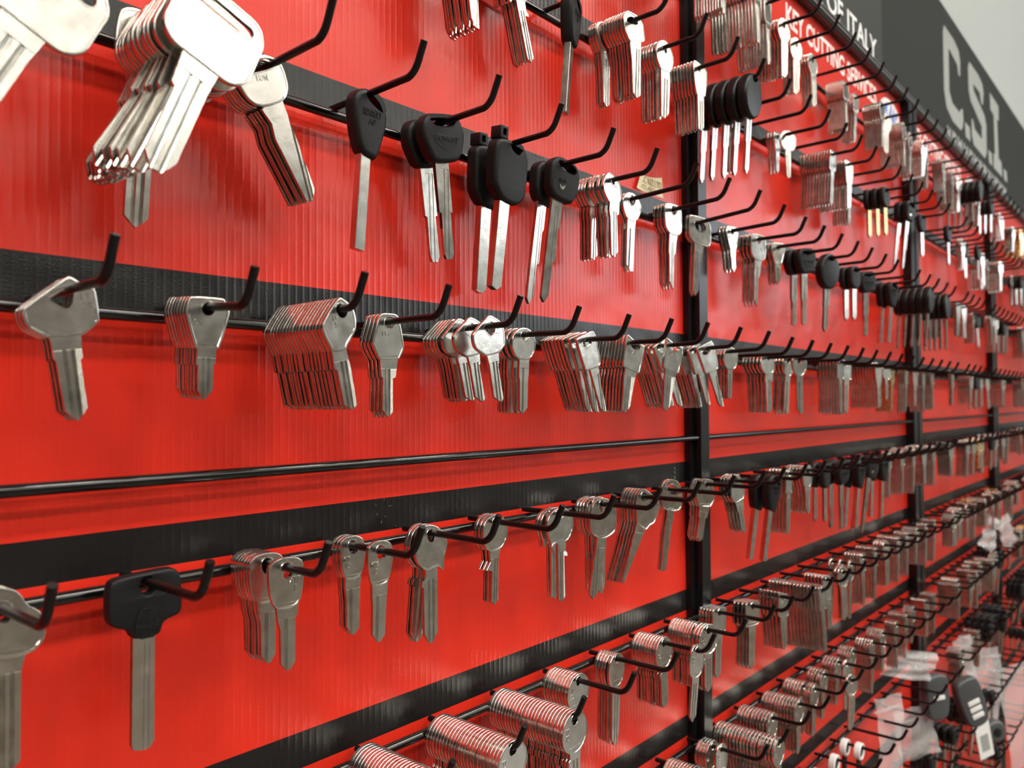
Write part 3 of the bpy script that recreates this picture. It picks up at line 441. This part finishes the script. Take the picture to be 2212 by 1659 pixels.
LOOK = {'lf27r': 'broad notched-head silver key', 'lf30r': 'tapered square-head silver key', 'lf5': 'hexagon-headed silver key', 'lf37': 'tall hexagon-headed silver key', 'lf27b': 'peaked eight-sided silver key', 'round_a': 'round-headed silver key', 'square': 'tilted square-headed silver key', 'square_b': 'square-headed silver key', 'heart': 'heart-headed silver key', 'wide': 'large wide-headed silver key', 'mtg1': 'shield-headed stamped silver key', 'mtg15': 'slim stamped silver key', 'clef': 'hooked round-head silver key', 'clef_b': 'small round-headed silver key', 'clef_c': 'notched round-head silver key', 'shield': 'shield-headed silver key', 'stepped': 'leaning stepped-head silver key', 'apple': 'apple-headed thin silver key', 'round_n': 'satin round-headed silver key', 'round_m': 'large round-headed silver key', 'tallrect': 'tall rounded-head silver key', 'shield_b': 'wide shield-headed silver key', 'hon': 'leaning slot-headed silver key', 'hex_q': 'stepped hexagonal silver key', 'pear': 'pear-headed silver key', 'wedge': 'wedge-headed silver key', 'tl': 'coin-headed silver key', 'tlong': 'long oval-headed silver key', 'oval': 'dark oval-headed silver key', 'rect': 'rectangular-headed silver key', 'slim': 'narrow silver key', 'fan': 'big bright silver key', 'long': 'long straight silver key', 'black_rect': 'wide rectangular black-headed key', 'black_oval': 'tall oval black-headed key', 'black_d': 'slotted D-shaped black-headed key', 'black_big': 'smooth ring-lugged black-headed key', 'black_v': 'small V-slotted black-headed key', 'disc': 'thick disc-headed black key', 'discs': 'disc-headed black key', 'black_small': 'small-headed black key', 'whiterim': 'white-rimmed black key'}
STAMP = {'lf27r':[('LF',2.6,6.2,-3.6,-1.4),('27R',2.2,6.4,-6.4,-4.3)],'lf30r':[('LF',-6.2,-3.0,-3.6,-1.6),('30R',-6.8,-2.2,-6.6,-4.4)],'lf5':[('LF',-4.4,-2.2,-4.2,-2.2),('5',-3.8,-2.4,-7.0,-4.8)],
 'lf37':[('LF37',-3.0,3.4,-6.4,-4.2)],'mtg1':[('MTG',.5,6.2,-6.0,-3.6),('1',3.0,4.2,-9.4,-6.8)],'mtg15':[('MTG',-4.4,.2,-6.8,-4.6),('15',-3.0,-.4,-10.0,-7.6)],
 'tl':[('TL',-7.4,-3.6,-5.6,-3.4),('75',-7.6,-4.6,-9.4,-6.6)],'oval':[('TL',-5,-2,-6,-4),('5',-4,-2.4,-9.4,-6.8)],'hon':[('HON',-10.5,-5.5,-6.6,-4.2)],'square_b':[('LF21',-1.5,5,-6.4,-4.4)],'round_m':[('CS',-6,-3,-4,-1.5)],
 'tallrect':[('R',3,5.5,-9,-6)],'shield_b':[('B',-6,-4,-7,-4.5)],'lf27b':[('LF',4.4,8,-2.5,-.3),('27',4.6,8,-5.5,-3.4)],
 'black_d':[('HON63FP',-7.0,7.2,-9.6,-7.0)],'black_oval':[('RENAULT',-3.4,6.4,-9.6,-6.8),('AP',-.4,3.6,-13.2,-10.6)],'black_rect':[('S',-1.7,1.7,-11.8,-9.2),('ITALY',-3.2,3.2,-14.4,-12.6),('MEMBER',-4.3,4.3,-18.0,-15.6)],'black_v':[('SILCA',-1.6,3.8,-9.8,-7.8)]}
def headpoly(n):
    P = [tuple(p) for p in T[n]['head']]
    if n in ROUNDED: return smoothpoly(P, 2)
    if n in CURVED: return chaikin(P, .33, 3, 1.7)
    if len(P) < 20: return chaikin(P, .3, 2)
    return P
def holepoly(n):
    P = [tuple(p) for p in T[n]['hole']]
    return smoothpoly(P, 2) if len(P) < 12 and n not in ('lf27r','lf27b') else (chaikin(P, .15, 1) if len(P) < 12 else P)
MESHES = {}
def key_meshes(n, brass=False):
    k = (n, brass)
    if k in MESHES: return MESHES[k]
    out = []; Hd = headpoly(n); Ho = holepoly(n); B = [tuple(p) for p in T[n]['blade']]; _zt = max(p[1] for p in B); B = ccw([(x, z+2.6 if z > _zt-1.6 else z) for x, z in B])
    if n in BLACK:
        t = THICK[n]/2; b = MB()
        plate(b, Hd, [(0, t*.42), (.18, t*.62), (.7, t*.86), (1.5, t*.97), (2.3, t)] if n not in ('whiterim','black_rect') else [(0,t*.6),(.12,t*.8),(.4,t*.93),(.8,t)], Ho, [(0, t*.7), (.35, t*.92), (.7, t)])
        if n == 'black_big':
            _s = len(b.v); plate(b, rrect(-10.5,-4.5,1.0,7.5,.6,2), [(0, t*.8), (.3, t*.85)], rrect(-8.8,-6.0,2.6,6.2,.5,2)); 
        if n == 'black_rect': plate(b, smoothpoly([(-4.2,-19.6),(4.2,-19.6),(4.2,-12),(2.5,-8.3),(-2.5,-8.3),(-4.2,-12)],1), [(0, t*.7), (.1, t+.35), (.5, t+.4)])
        if n == 'black_d': plate(b, smoothpoly([(-9,-6.2),(9,-6.2),(7,-11),(0,-14.5),(-7,-11)],1), [(0, t*.7), (.1, t+.12), (.5, t+.18)])
        for s in STAMP.get(n, []): add_text(b, s[0], *s[1:], -(t+(.4 if n == 'black_rect' else .18)), .22)
        out.append(('head', mesh('head', b.v, b.f, [BLK if n not in ('disc','discs') else BLKS], b.m, ang=40)))
        if n == 'black_v':
            b = MB(); plate(b, smoothpoly([(-1.2,-10.6),(1.2,-12.6),(3.6,-10.6),(3.0,-13.2),(1.2,-14.4),(-.6,-13.2)],2), [(0, t+.1), (.1, t+.3)]); out.append(('badge', mesh('badge', b.v, b.f, [MET], b.m)))
        if n == 'whiterim':
            b = MB(); plate(b, circle(0,-4,8.6,40), [(0, t+.2), (.5, t+.9), (1.6, t+1.1), (2.6, t+.4)], circle(0,-4,5.6,40), [(0,t),(.3, t+.3)]); out.append(('rim', mesh('rim', b.v, b.f, [WHT], b.m)))
        b = MB(); bm_ = (MET if not brass else BRASS) if n != 'whiterim' else BLK
        if n in ('black_oval', 'black_big'): plate(b, B, [(0, 1.9), (.25, 2.1)])
        else:
            plate(b, B, [(0, .8)]); x0 = min(p[0] for p in B); x1 = max(p[0] for p in B); zt = max(p[1] for p in B)
            for f0, f1 in ((0, .38), (.50, .60), (.72, 1)):
                P = clip(clip(B, 0, x0+(x1-x0)*f0, False), 0, x0+(x1-x0)*f1, True)
                if len(P) > 2: plate(b, P, [(0, .9), (.12, 1.05)])
            P = clip(B, 1, zt-5, False)
            if len(P) > 2: plate(b, P, [(0, .9), (.1, 1.06)])
        out.append(('blade', mesh('blade', b.v, b.f, [bm_], b.m)))
    else:
        b = MB(); M1 = BRASS if brass else MET
        tk = .035 if n == 'tl' else 0
        plate(b, Hd, [(0, .74+2*tk), (.10, .90+tk), (.22, .95+tk), (.80, .95+tk), (1.0, .74)], Ho, [(0, .72), (.12, .92), (.48, .92), (.62, .74)])
        for s in STAMP.get(n, []): add_text(b, s[0], *s[1:], -.73, .26, bold=.01)
        out.append(('bow', mesh('bow', b.v, b.f, [M1], b.m, ang=30)))
        b = MB(); plate(b, B, [(0, .20), (.1, .25)])
        # blade thick parts either side of two milled grooves
        zt = max(p[1] for p in B); zb = min(p[1] for p in B)
        mid = [p for p in B if p[1] < zt-.45*(zt-zb)]
        if len(mid) < 2: mid = B
        x0 = min(p[0] for p in B); x1 = max(p[0] for p in B); a0 = min(p[0] for p in mid); a1 = max(p[0] for p in mid)
        g = [(x0-1, a0+(a1-a0)*.24), (a0+(a1-a0)*.40, a0+(a1-a0)*.60), (a0+(a1-a0)*.74, x1+1)] if n not in ('mtg1','mtg15','round_m','round_a') else [(x0-1, a0+(a1-a0)*.22), (a0+(a1-a0)*.42, x1+1)]
        ntop = zt-2.6-(zt-zb)*.14
        for i, (f0, f1) in enumerate(g):
            P = clip(clip(clip(B, 0, f0, False), 0, f1, True), 1, ntop, True)
            if len(P) > 2: plate(b, P, [(0, .60), (.12, .80)], mi=1 if (n in TEETH and i == 2) else 0)
        for (_, c0), (c1, _) in zip(g[:-1], g[1:]):
            cm = c0+(c1-c0)*.62
            for e0, e1 in ((c0, cm), (cm, c1)):
                P = clip(clip(clip(B, 0, e0, False), 0, e1, True), 1, ntop+.4, True)
                if len(P) < 3: continue
                _s = len(b.v); plate(b, P, [(0, .5)])
                for q in range(_s, len(b.v)):
                    vx, vy, vz = b.v[q]; d = abs(vx/MM-cm)/max(.01, (cm-c0 if vx/MM < cm else c1-cm)); hh = .22+.5*min(1, d)
                    b.v[q] = (vx, math.copysign(hh*MM, vy), vz)
        P = clip(B, 1, ntop, False)
        if len(P) > 2: plate(b, P, [(0, .66), (.12, .81)])
        out.append(('blade', mesh('blade', b.v, b.f, [M1, MILL], b.m, ang=30)))
    MESHES[k] = out; return out

# ---------------------------------------------------------------- what hangs on every hook
# (row, bay, hook, type, y of the front key, count, pitch, swing, yaw, options)
SW = {'lf27r':8,'lf5':12,'lf37':2,'lf27b':9,'round_a':1,'square':12,'square_b':-8,'heart':2,'shield':-5,'stepped':-14,'apple':-3,'black_d':5,'black_v':-3,'hon':20}
YAW = {'apple':20,'shield':10,'stepped':14,'heart':12,'square_b':10,'shield_b':16,'hex_q':10,'pear':10,'black_v':10,'wedge':8,'round_m':5,'tallrect':8,'black_d':4}
ST = [
# first row above the bare bar
('2',0,0,'lf27r',32.7,3,3.2),('2',0,1,'lf30r',35.0,8,2.2),('2',0,2,'lf5',50.3,19,2.25),('2',0,3,'lf37',25.7,4,2.8),
('2',0,4,'lf27b',44.9,1,0,9),('2',0,4,'lf27b',32.0,1,0,10,0,{'k':2}),('2',0,4,'lf27b',24.0,1,0,12,0,{'k':3}),('2',0,4,'lf27b',20.0,5,2.3,10,0,{'k':4}),
('2',0,5,'round_a',28.4,1,0),('2',0,5,'round_a',24.3,1,0,0,0,{'k':2}),('2',0,5,'round_a',20.6,4,2.4,0,0,{'k':3}),
('2',0,6,'square',37.5,1,0),('2',0,6,'square',32.5,1,0,11,0,{'k':2}),('2',0,6,'square',27.6,7,2.6,11,0,{'k':3}),
('2',0,7,'square_b',36.7,11,2.45),
('2',0,8,'square_b',37.9,1,0,-6,12),('2',0,8,'square',33.0,1,0,16,6,{'k':2}),('2',0,8,'square',28.0,1,0,17,0,{'k':3}),('2',0,8,'square',24.5,7,2.2,15,0,{'k':4}),
('2',0,9,'square',39.9,1,0,13,10),('2',0,9,'square',31.0,1,0,17,0,{'k':2}),('2',0,9,'square',24.0,7,2.3,13,6,{'k':3}),
('2',0,10,'heart',33.4,4,2.6),
# first row below the bare bar
('3',0,0,'wide',24.2,2,4.0),('3',0,1,'black_rect',20.0,1,0),
('3',0,2,'mtg1',39.4,1,0),('3',0,2,'mtg1',25.9,7,2.05,0,0,{'k':2}),('3',0,3,'mtg15',38.3,1,0),('3',0,3,'mtg15',19.2,3,2.4,0,0,{'k':2}),
('3',0,4,'clef',22.1,1,0),('3',0,4,'clef',18.8,2,2.4,-4,0,{'k':2}),('3',0,5,'clef_b',21.2,3,2.6),('3',0,6,'clef_c',30.3,1,0),('3',0,6,'clef_c',25.6,2,2.2,3,0,{'k':2}),
('3',0,7,'shield',24.9,1,0),('3',0,7,'shield',19.5,1,0,10,6,{'k':2}),('3',0,7,'shield',16.0,3,2.2,8,0,{'k':3}),
('3',0,8,'stepped',23.8,6,2.3),('3',0,9,'apple',16.0,2,2.4),('3',0,10,'lf37',19.6,4,2.3,-8,20),
# second row above the bare bar
('1',0,0,'fan',42,1,0,-27,0),('1',0,0,'long',30,1,0,-12,0,{'k':2}),
('1',0,1,'fan',56,1,0,-22,0),('1',0,1,'fan',50,1,0,-25,0,{'k':2}),('1',0,1,'fan',46,11,2.35,-27.5,0,{'k':3,'fan':-1.4}),('1',0,1,'long',17.5,1,0,-2,0,{'k':4}),
('1',0,2,'hon',27.8,1,0),('1',0,2,'hon',24.5,5,2.2,20,0,{'k':2}),
('1',0,3,'black_oval',27.7,1,0),('1',0,4,'black_d',28.1,1,0),('1',0,4,'black_d',16.6,1,0,7,0,{'k':2}),
('1',0,5,'black_big',31.0,1,0),('1',0,5,'black_big',16.4,1,0,3,0,{'k':2}),('1',0,6,'black_v',27.8,1,0),('1',0,6,'black_v',16.6,1,0,-3,0,{'k':2}),
('1',0,7,'round_n',33.7,1,0),('1',0,7,'round_n',30.2,1,0,1,0,{'k':2}),('1',0,7,'round_n',26,2,2.3,0,0,{'k':3}),('1',0,7,'round_n',20,4,2.4,0,0,{'k':4}),
('1',0,8,'round_m',17.5,2,3.2),('1',0,9,'tallrect',22.5,4,2.6),('1',0,10,'shield_b',15.9,2,2.4),
('1',1,0,'lf30r',23,4,2.5,3,8),('1',1,1,'tallrect',26,5,2.7,-2,14),('1',1,2,'lf30r',25,4,2.6,0,20),
# third row above
('0',0,1,'square',30.0,8,2.5,-3,0,{'sc':1.12}),('0',0,2,'clef_c',21,1,0,15),('0',0,2,'clef_c',18.3,4,2.3,14,0,{'k':2}),('0',0,3,'black_oval',25.6,1,0,0,-18),
('0',0,4,'hex_q',39.0,8,2.15),('0',0,4,'hex_q',20.5,1,0,5,20,{'k':2}),('0',0,4,'hex_q',16.5,3,2.2,0,0,{'k':3}),('0',0,5,'pear',33.3,1,0),('0',0,5,'pear',29.5,6,2.3,1,6,{'k':2}),('0',0,6,'wedge',35.0,8,2.6),
('0',0,7,'disc',55,5,9.1),
# second row below
('4',0,1,'tl',58.5,24,2.12),('4',0,2,'tl',58.0,24,2.12),('4',0,3,'tl',59.0,24,2.12),('4',0,4,'tl',27.5,9,2.12),
('4',0,5,'tlong',22.5,1,0),('4',0,5,'tlong',19.5,4,2.3,0,0,{'k':2}),('4',0,6,'tl',28.5,9,2.2),('4',0,6,'oval',53.3,1,0,-4,10,{'k':2}),
('4',0,7,'tl',37.3,3,2.3,-2,10),('4',0,7,'tl',28,8,2.3,0,0,{'k':2}),('4',0,8,'rect',21.9,5,2.6,-2,10),
# third row below
('5',0,2,'tl',40,12,2.2),('5',0,3,'tl',58,20,2.3),('5',0,4,'tl',22.5,4,2.4),('5',0,4,'oval',30,1,0,2,10,{'k':2}),
# second bay
('m',0,1,'pear',40,8,2.3),('m',0,2,'rect',40,8,2.3),('m',0,3,'rect',45,10,2.3),
('m',1,0,'slim',46,19,2.3,0,0),('m',1,1,'slim',36,14,2.3,0,0),('m',1,2,'pear',31,11,2.4,0,14),('m',1,3,'pear',25,5,2.6,0,16),('m',1,4,'pear',24,5,2.4,0,10),('m',1,6,'rect',27,11,2.0),('m',1,7,'rect',24,7,2.4),('m',1,8,'round_n',38,9,2.4),
('m',1,9,'tl',30,1,0,0,18),('m',1,10,'rect',38,13,2.4),('m',1,11,'rect',34,6,2.4),('m',1,12,'square_b',38,11,2.4,0),('m',1,13,'rect',32,5,2.6),('m',2,4,'disc',54,6,8),
('m',2,1,'rect',30,5,2.4),('m',2,2,'slim',34,8,2.4),('m',2,6,'rect',30,5,2.4),('m',2,7,'pear',30,6,2.4),
('0',1,0,'slim',20,4,2.6),('0',1,2,'heart',26.4,1,0,2,24,{'sc':1.1}),('0',1,2,'lf30r',19,3,3.0,4,0,{'k':2}),('0',1,4,'rect',38,14,2.3),('0',1,5,'wedge',38,13,2.3,0,10),('0',1,6,'slim',26,7,2.4),
('0',1,8,'black_small',36,3,8.5,0,10,{'brass':1}),('0',1,10,'black_v',38,2,9,0,10),('0',1,12,'black_small',32,1,0,0,14),
('1',1,3,'black_d',33,2,9.5,0,14),('1',1,4,'disc',38,1,0,0,16),('1',1,6,'black_small',34,2,8,0,14),('1',1,7,'black_d',34,1,0,0,18),('1',1,9,'black_oval',34,2,9,0,20),('1',1,11,'disc',54,5,8.2),('1',1,13,'discs',54,5,6.5),
('2',1,1,'round_n',27,7,2.6,0,12),('2',1,2,'round_m',38,1,0,4,16),('2',1,2,'round_m',28,5,2.6,0,8,{'k':2}),('2',1,4,'rect',44,8,2.6),('2',1,5,'rect',36,12,2.5,-2,12),('2',1,7,'wedge',40,12,2.5,0,8),('2',1,8,'heart',36,1,0,2,14),
('2',1,9,'rect',32,8,2.4,0,0,{'brass':1}),('2',1,10,'slim',36,4,2.8),('2',1,11,'wedge',34,9,2.4),('2',1,12,'slim',34,7,2.4),('2',1,13,'rect',34,6,2.4),
('3',1,0,'lf37',25,5,2.4,14,10),('3',1,1,'black_oval',37,2,11.5,-5,10),('3',1,2,'slim',34,8,2.4),('3',1,3,'mtg1',34,7,2.5,0,10),('3',1,4,'black_small',34,2,9),('3',1,5,'black_d',36,2,10),('3',1,6,'black_oval',38,2,11,0,8),('3',1,7,'black_v',36,2,10),('3',1,8,'black_oval',36,2,11,4,10),
('3',1,9,'rect',32,4,2.6),('3',1,10,'rect',34,6,2.4),('3',1,11,'slim',36,11,2.4),('3',1,12,'wedge',36,9,2.4),('3',1,13,'rect',38,13,2.4),
('4',1,0,'rect',33,5,2.6,0,14),('4',1,1,'square_b',38,7,2.5,0,6,{'pt':-3}),('4',1,2,'slim',56,18,2.5,0,0,{'pt':-3}),('4',1,3,'wedge',44,8,2.5,0,10,{'pt':-3}),('4',1,4,'pear',44,2,3,3,14),('4',1,5,'tlong',38,3,9),('4',1,6,'rect',36,8,2.4),('4',1,7,'slim',36,9,2.4),('4',1,8,'pear',34,5,2.6),('4',1,9,'rect',36,10,2.4),
('4',1,10,'rect',34,6,2.4),('4',1,11,'tl',34,8,2.4),('4',1,12,'rect',34,5,2.4),('4',1,13,'slim',34,8,2.4),
('5',1,0,'tl',58,21,2.3),('5',1,1,'tl',35,12,2.3),('5',1,2,'tl',40,14,2.3),('5',1,3,'tl',37,3,2.4),('5',1,3,'tl',27,7,2.3,0,0,{'k':2}),('5',1,4,'pear',54,1,0,-2,18),('5',1,4,'tl',30,6,2.4,0,0,{'k':2}),('5',1,5,'oval',36,1,0,0,10),('5',1,5,'tl',28,6,2.3,0,0,{'k':2}),
('5',1,6,'tl',28,6,2.3),('5',1,7,'tlong',34,8,2.4),('5',1,8,'tl',32,8,2.3),('5',1,9,'rect',34,5,2.5),('5',1,10,'rect',34,9,2.4),('5',1,11,'tl',30,5,2.4),('5',1,12,'wedge',34,7,2.4),('5',1,13,'rect',34,8,2.4),
('6',1,5,'whiterim',22,1,0,0,0),('6',1,6,'whiterim',32,2,14,0,0),('6',1,4,'whiterim',20,1,0,0,0),
]
rnd = random.Random(11)
for r in 'm012345':
    for bi in (2, 3):
        for i in range(len(H[r][bi])):
            if any(s[0] == r and s[1] == bi and s[2] == i for s in ST): continue
            if rnd.random() < .22: continue
            ty = rnd.choice(['rect','rect','slim','wedge','tl','pear','square_b','mtg1']) if rnd.random() < .9 else 'black_small'
            n = rnd.choice([1,2,4,6,8,9,11]) if ty != 'black_small' else rnd.choice([1,2,3])
            ST.append((r, bi, i, ty, rnd.uniform(28, 48), n, 2.45 if ty != 'black_small' else 8.2, rnd.uniform(-4, 4), rnd.uniform(0, 15), {'brass': 1} if rnd.random() < .06 else {}))
for r, bi, idx in (('6',2,(6,7,8,9)),('6',3,(0,2,4)),('5',2,(8,9)),('7',1,(9,12)),('7',2,(0,3,5)),('8',2,(3,6,8)),('7',3,(1,4))):
    for i in idx:
        if any(q[0] == r and q[1] == bi and q[2] == i for q in ST): continue
        ST.append((r, bi, i, rnd.choice(['black_small','black_big','black_d','black_small']), rnd.uniform(34, 52), rnd.choice([3,4,4]), 9.5, rnd.uniform(-5, 5), rnd.uniform(0, 10), {}))
for r, bi, i, ty, n in (('6',2,1,'tl',8),('6',2,3,'rect',7),('6',2,4,'slim',9),('6',3,6,'tl',6),('7',2,8,'rect',6)):
    ST.append((r, bi, i, ty, 40, n, 2.4, 2, 8, {}))
ORD = ['first','second','third','fourth','fifth','sixth','seventh','eighth','ninth','tenth','eleventh','twelfth','thirteenth','fourteenth','fifteenth','sixteenth','seventeenth','eighteenth','nineteenth','twentieth','21st','22nd','23rd','24th','25th','26th']
SHORT = {'m':'top row','0':'third row above bare bar','1':'second row above bare bar','2':'row just above bare bar','3':'row just below bare bar','4':'second row below bare bar','5':'third row below bare bar','6':'fourth row below bare bar','7':'fifth row below bare bar','8':'sixth row below bare bar'}
BAYS = ['left','second','third','fourth']
keys = []
prnd = random.Random(5)
PT = {'black_d':5,'black_big':6,'black_v':5,'black_oval':4,'hon':4,'round_m':4,'shield_b':3,'tallrect':3,'disc':4,'fan':1.5,'long':3,'mtg1':1,'square':0,'lf5':1,'lf27b':0}
count_on = {}
camv = Vector((0, -.302, 0))
for s in ST:
    r, bi, i, ty, y, n, p = s[:7]
    sw = s[7] if len(s) > 7 else SW.get(ty, 0); yw = s[8] if len(s) > 8 else YAW.get(ty, 0); op = s[9] if len(s) > 9 else {}
    if bi and ty not in BLACK and n > 3: p *= 1.22; n = int(n*.86)
    X = H[r][bi][i]; dz = DZ.get((r, bi, i), 0.0)
    pj = prnd.uniform(-1.0, 3.0)
    for q in range(n):
        yy = y - q*p
        if yy < 9.5: break
        pt0 = op.get('pt', PT.get(ty, pj)); k0 = count_on.get((r, bi, i), 0); count_on[(r, bi, i)] = k0+1
        jit = random.uniform(-.9, .9) if q else 0
        keys.append(dict(r=r, bi=bi, i=i, ty=ty, k=k0, X=X, y=yy, z=ZR[r]+dz*(yy-7)/53, sw=sw+jit+op.get('fan', 0)*q*.0+(random.uniform(-2.5,2.5) if 'fan' in op else 0), yaw=yw+(random.uniform(-1,1) if q else 0), pt=pt0, brass=bool(op.get('brass')), sc=op.get('sc', 1.0)))
for k in keys: k['d'] = (Vector((k['X']*MM, -k['y']*MM, (k['z']-20)*MM))-camv).length
metal = sorted([k for k in keys if k['ty'] not in BLACK], key=lambda k: k['d'])
solo = metal[:298]; rest = metal[298:]
blacks = [k for k in keys if k['ty'] in BLACK]
print('metal', len(metal), 'black', len(blacks), 'solo reach', solo[-1]['d'])
solo_ids = {id(k) for k in solo}
tot = {}
for k in keys: tot[(k['r'], k['bi'], k['i'])] = tot.get((k['r'], k['bi'], k['i']), 0)+1
used_labels = set()
def key_matrix(k):
    return Matrix.Translation((k['X']*MM, -k['y']*MM, k['z']*MM)) @ Matrix.Rotation(-R(k['yaw']), 4, 'Z') @ Matrix.Rotation(R(k['pt']), 4, 'X') @ Matrix.Rotation(-R(k['sw']), 4, 'Y') @ Matrix.Scale(k['sc'], 4)
NAME = lambda ty: 'black_headed_key' if ty in BLACK else 'metal_key'
for k in solo + blacks:
    ms = key_meshes(k['ty'], k['brass'])
    e = bpy.data.objects.new(NAME(k['ty']), None); C.objects.link(e); e.empty_display_size = .005
    e.matrix_world = key_matrix(k)
    for nm, me in ms: obj(nm, me, e)
    t = tot[(k['r'], k['bi'], k['i'])]
    look = LOOK[k['ty']]
    if k['brass']: look = look.replace('silver', 'brass') if k['ty'] not in BLACK else 'gold-bladed black-headed key'
    pos = '' if t == 1 else (', frontmost' if k['k'] == 0 else ', %s from front' % ORD[k['k']])
    lab = '%s%s, %s hook, %s bay, %s' % (look, pos, ORD[k['i']], BAYS[k['bi']], SHORT[k['r']])
    tag(e, lab, 'key', ('metal keys on the hooks' if k['ty'] not in BLACK else 'black-headed keys on the hooks'))
# the far keys: one object
big = MB()
for k in rest:
    Mx = key_matrix(k)
    for nm, me in key_meshes(k['ty'], k['brass']):
        big.add([Mx @ v.co for v in me.vertices], [tuple(p.vertices) for p in me.polygons], 1 if k['brass'] else 0)
if rest:
    me = bpy.data.meshes.new('distant_keys'); me.from_pydata(big.v, [], big.f); me.materials.append(MET); me.materials.append(BRASS); me.polygons.foreach_set('material_index', big.m)
    me.shade_smooth(); me.set_sharp_from_angle(angle=R(30)); o = obj('distant_keys', me)
    tag(o, 'crowded silver keys hanging on the distant hooks toward the right', 'keys', kind='stuff')

# ---------------------------------------------------------------- plastic bags and remotes low at the right
def bag(name, lab, top, w_, h_, rotz, swing, seed, parent=None, th=.004):
    """zip bag hanging from a point (m)"""
    rn = random.Random(seed); nx, nz = 10, 18; ph = [rn.uniform(0, 6) for _ in range(6)]
    V = []; F = []
    for sgn in (-1, 1):
        for j in range(nz+1):
            for i in range(nx+1):
                s, t = i/nx-.5, j/nz
                wr = .0022*math.sin(9*s+ph[0]+5*t)+.0016*math.sin(17*t+ph[1]+4*s)+.0010*math.sin(31*s+ph[2]-12*t)
                bul = th*(1-(2*s)**2)*math.sin(min(1, t*1.3)*PI*.5)*(1-.4*t)
                V.append(((s*w_*(1-.08*t))+.003*math.sin(3*t+ph[3]), sgn*(bul+.0004)+wr, -t*h_+.004))
    n = (nx+1)*(nz+1)
    for q in (0, 1):
        for j in range(nz):
            for i in range(nx):
                a = q*n+j*(nx+1)+i; F.append((a, a+1, a+nx+2, a+nx+1))
    e = bpy.data.objects.new(name, None); C.objects.link(e); e.location = top; e.rotation_euler = (0, R(swing), R(rotz)); tag(e, lab, 'bag')
    obj('bag_film', mesh('bag_film', V, F, BAG, ang=180), e)
    b = MB(); b.box(-w_/2, w_/2, -.0012, .0012, -.012, -.009, bev=.0004); b.build('zip_seal', [BAG], e)
    return e
def remote(lab, loc, w_, h_, rotz, swing, btn):
    w_ *= 1000; h_ *= 1000
    e = bpy.data.objects.new('car_remote', None); C.objects.link(e); e.location = loc; e.rotation_euler = (0, R(swing), R(rotz)); tag(e, lab, 'remote')
    b = MB(); plate(b, smoothpoly([(-w_/2,-h_*.15),(-w_*.35,0),(w_*.35,0),(w_/2,-h_*.15),(w_*.48,-h_*.8),(w_*.3,-h_),(-w_*.3,-h_),(-w_*.48,-h_*.8)],2), [(0,3),(.6,5),(1.6,6.2),(3,6.6)]); b.build('shell', [GREY], e)
    for q in range(btn):
        z = -h_*(.42+.14*q)-4; b = MB(); plate(b, rrect(-w_*.24, w_*.24, z-h_*.05, z+h_*.05, 1.5, 3), [(0,6.2),(.3,7.3),(.8,7.5)]); b.build('button', [WHT], e)
    return e
bag('zip_bag', 'narrow pinkish clear zip bag, leftmost of the bags at lower right', (.935, -.034, -.330), .040, .120, -25, -4, 1)
bag('zip_bag', 'milky zip bag draped over the remote with one white button', (1.040, -.030, -.305), .085, .034, -30, 12, 2)
bag('zip_bag', 'clear zip bag hanging below the remote with one white button', (1.075, -.026, -.385), .060, .062, -35, -8, 3)
remote('dark grey car remote with one white button beside the milky bag', (1.085, -.046, -.338), .036, .056, -32, -3, 1)
remote('tilted dark grey car remote with three white buttons', (1.180, -.058, -.366), .038, .066, -38, -20, 3)
bag('zip_bag', 'crinkled clear zip bag right of the three-button remote', (1.282, -.034, -.345), .036, .115, -30, -12, 4)
bag('zip_bag', 'pale pink zip bag crossed by black hooks, lower right', (1.440, -.036, -.395), .070, .115, -30, 4, 5)
bag('zip_bag', 'largest grey-white zip bag in the lower right corner', (1.600, -.062, -.450), .120, .180, -25, -8, 6)
bag('zip_bag', 'small white zip bag high up at the right edge', (1.500, -.040, -.195), .040, .055, -20, 22, 7)
bag('zip_bag', 'second small white zip bag at right edge, right of its twin', (1.600, -.040, -.205), .040, .055, -20, -20, 8)
e = bpy.data.objects.new('hang_tag', None); C.objects.link(e); e.location = (1.357, -.045, -.480); e.rotation_euler = (0, R(-12), R(-30)); tag(e, 'narrow white paper tag hanging below the bags, lower right', 'tag')
b = MB(); b.box(-.014, .014, -.0004, .0004, -.055, 0, bev=.0001); b.build('card', [WHT], e, smooth=False)
b = MB(); b.box(-.008, .008, -.0007, -.0004, -.045, -.020); b.build('printed_strip', [TXG], e, smooth=False)
e = bpy.data.objects.new('key_fob', None); C.objects.link(e); e.location = (1.405, -.052, -.490); e.rotation_euler = (0, 0, R(-35)); tag(e, 'round dark grey plastic fob hanging over the grey-white bag', 'fob')
b = MB(); plate(b, circle(0, -16, 19, 40, 17), [(0, 4), (1, 6), (3, 7.5), (6, 8)]); b.build('shell', [GREY], e)
b = MB(); plate(b, circle(0, -16, 7, 28), [(0, 8), (.6, 9.2), (1.5, 9.5)]); b.build('button', [BLK], e)


bpy.context.view_layer.update()
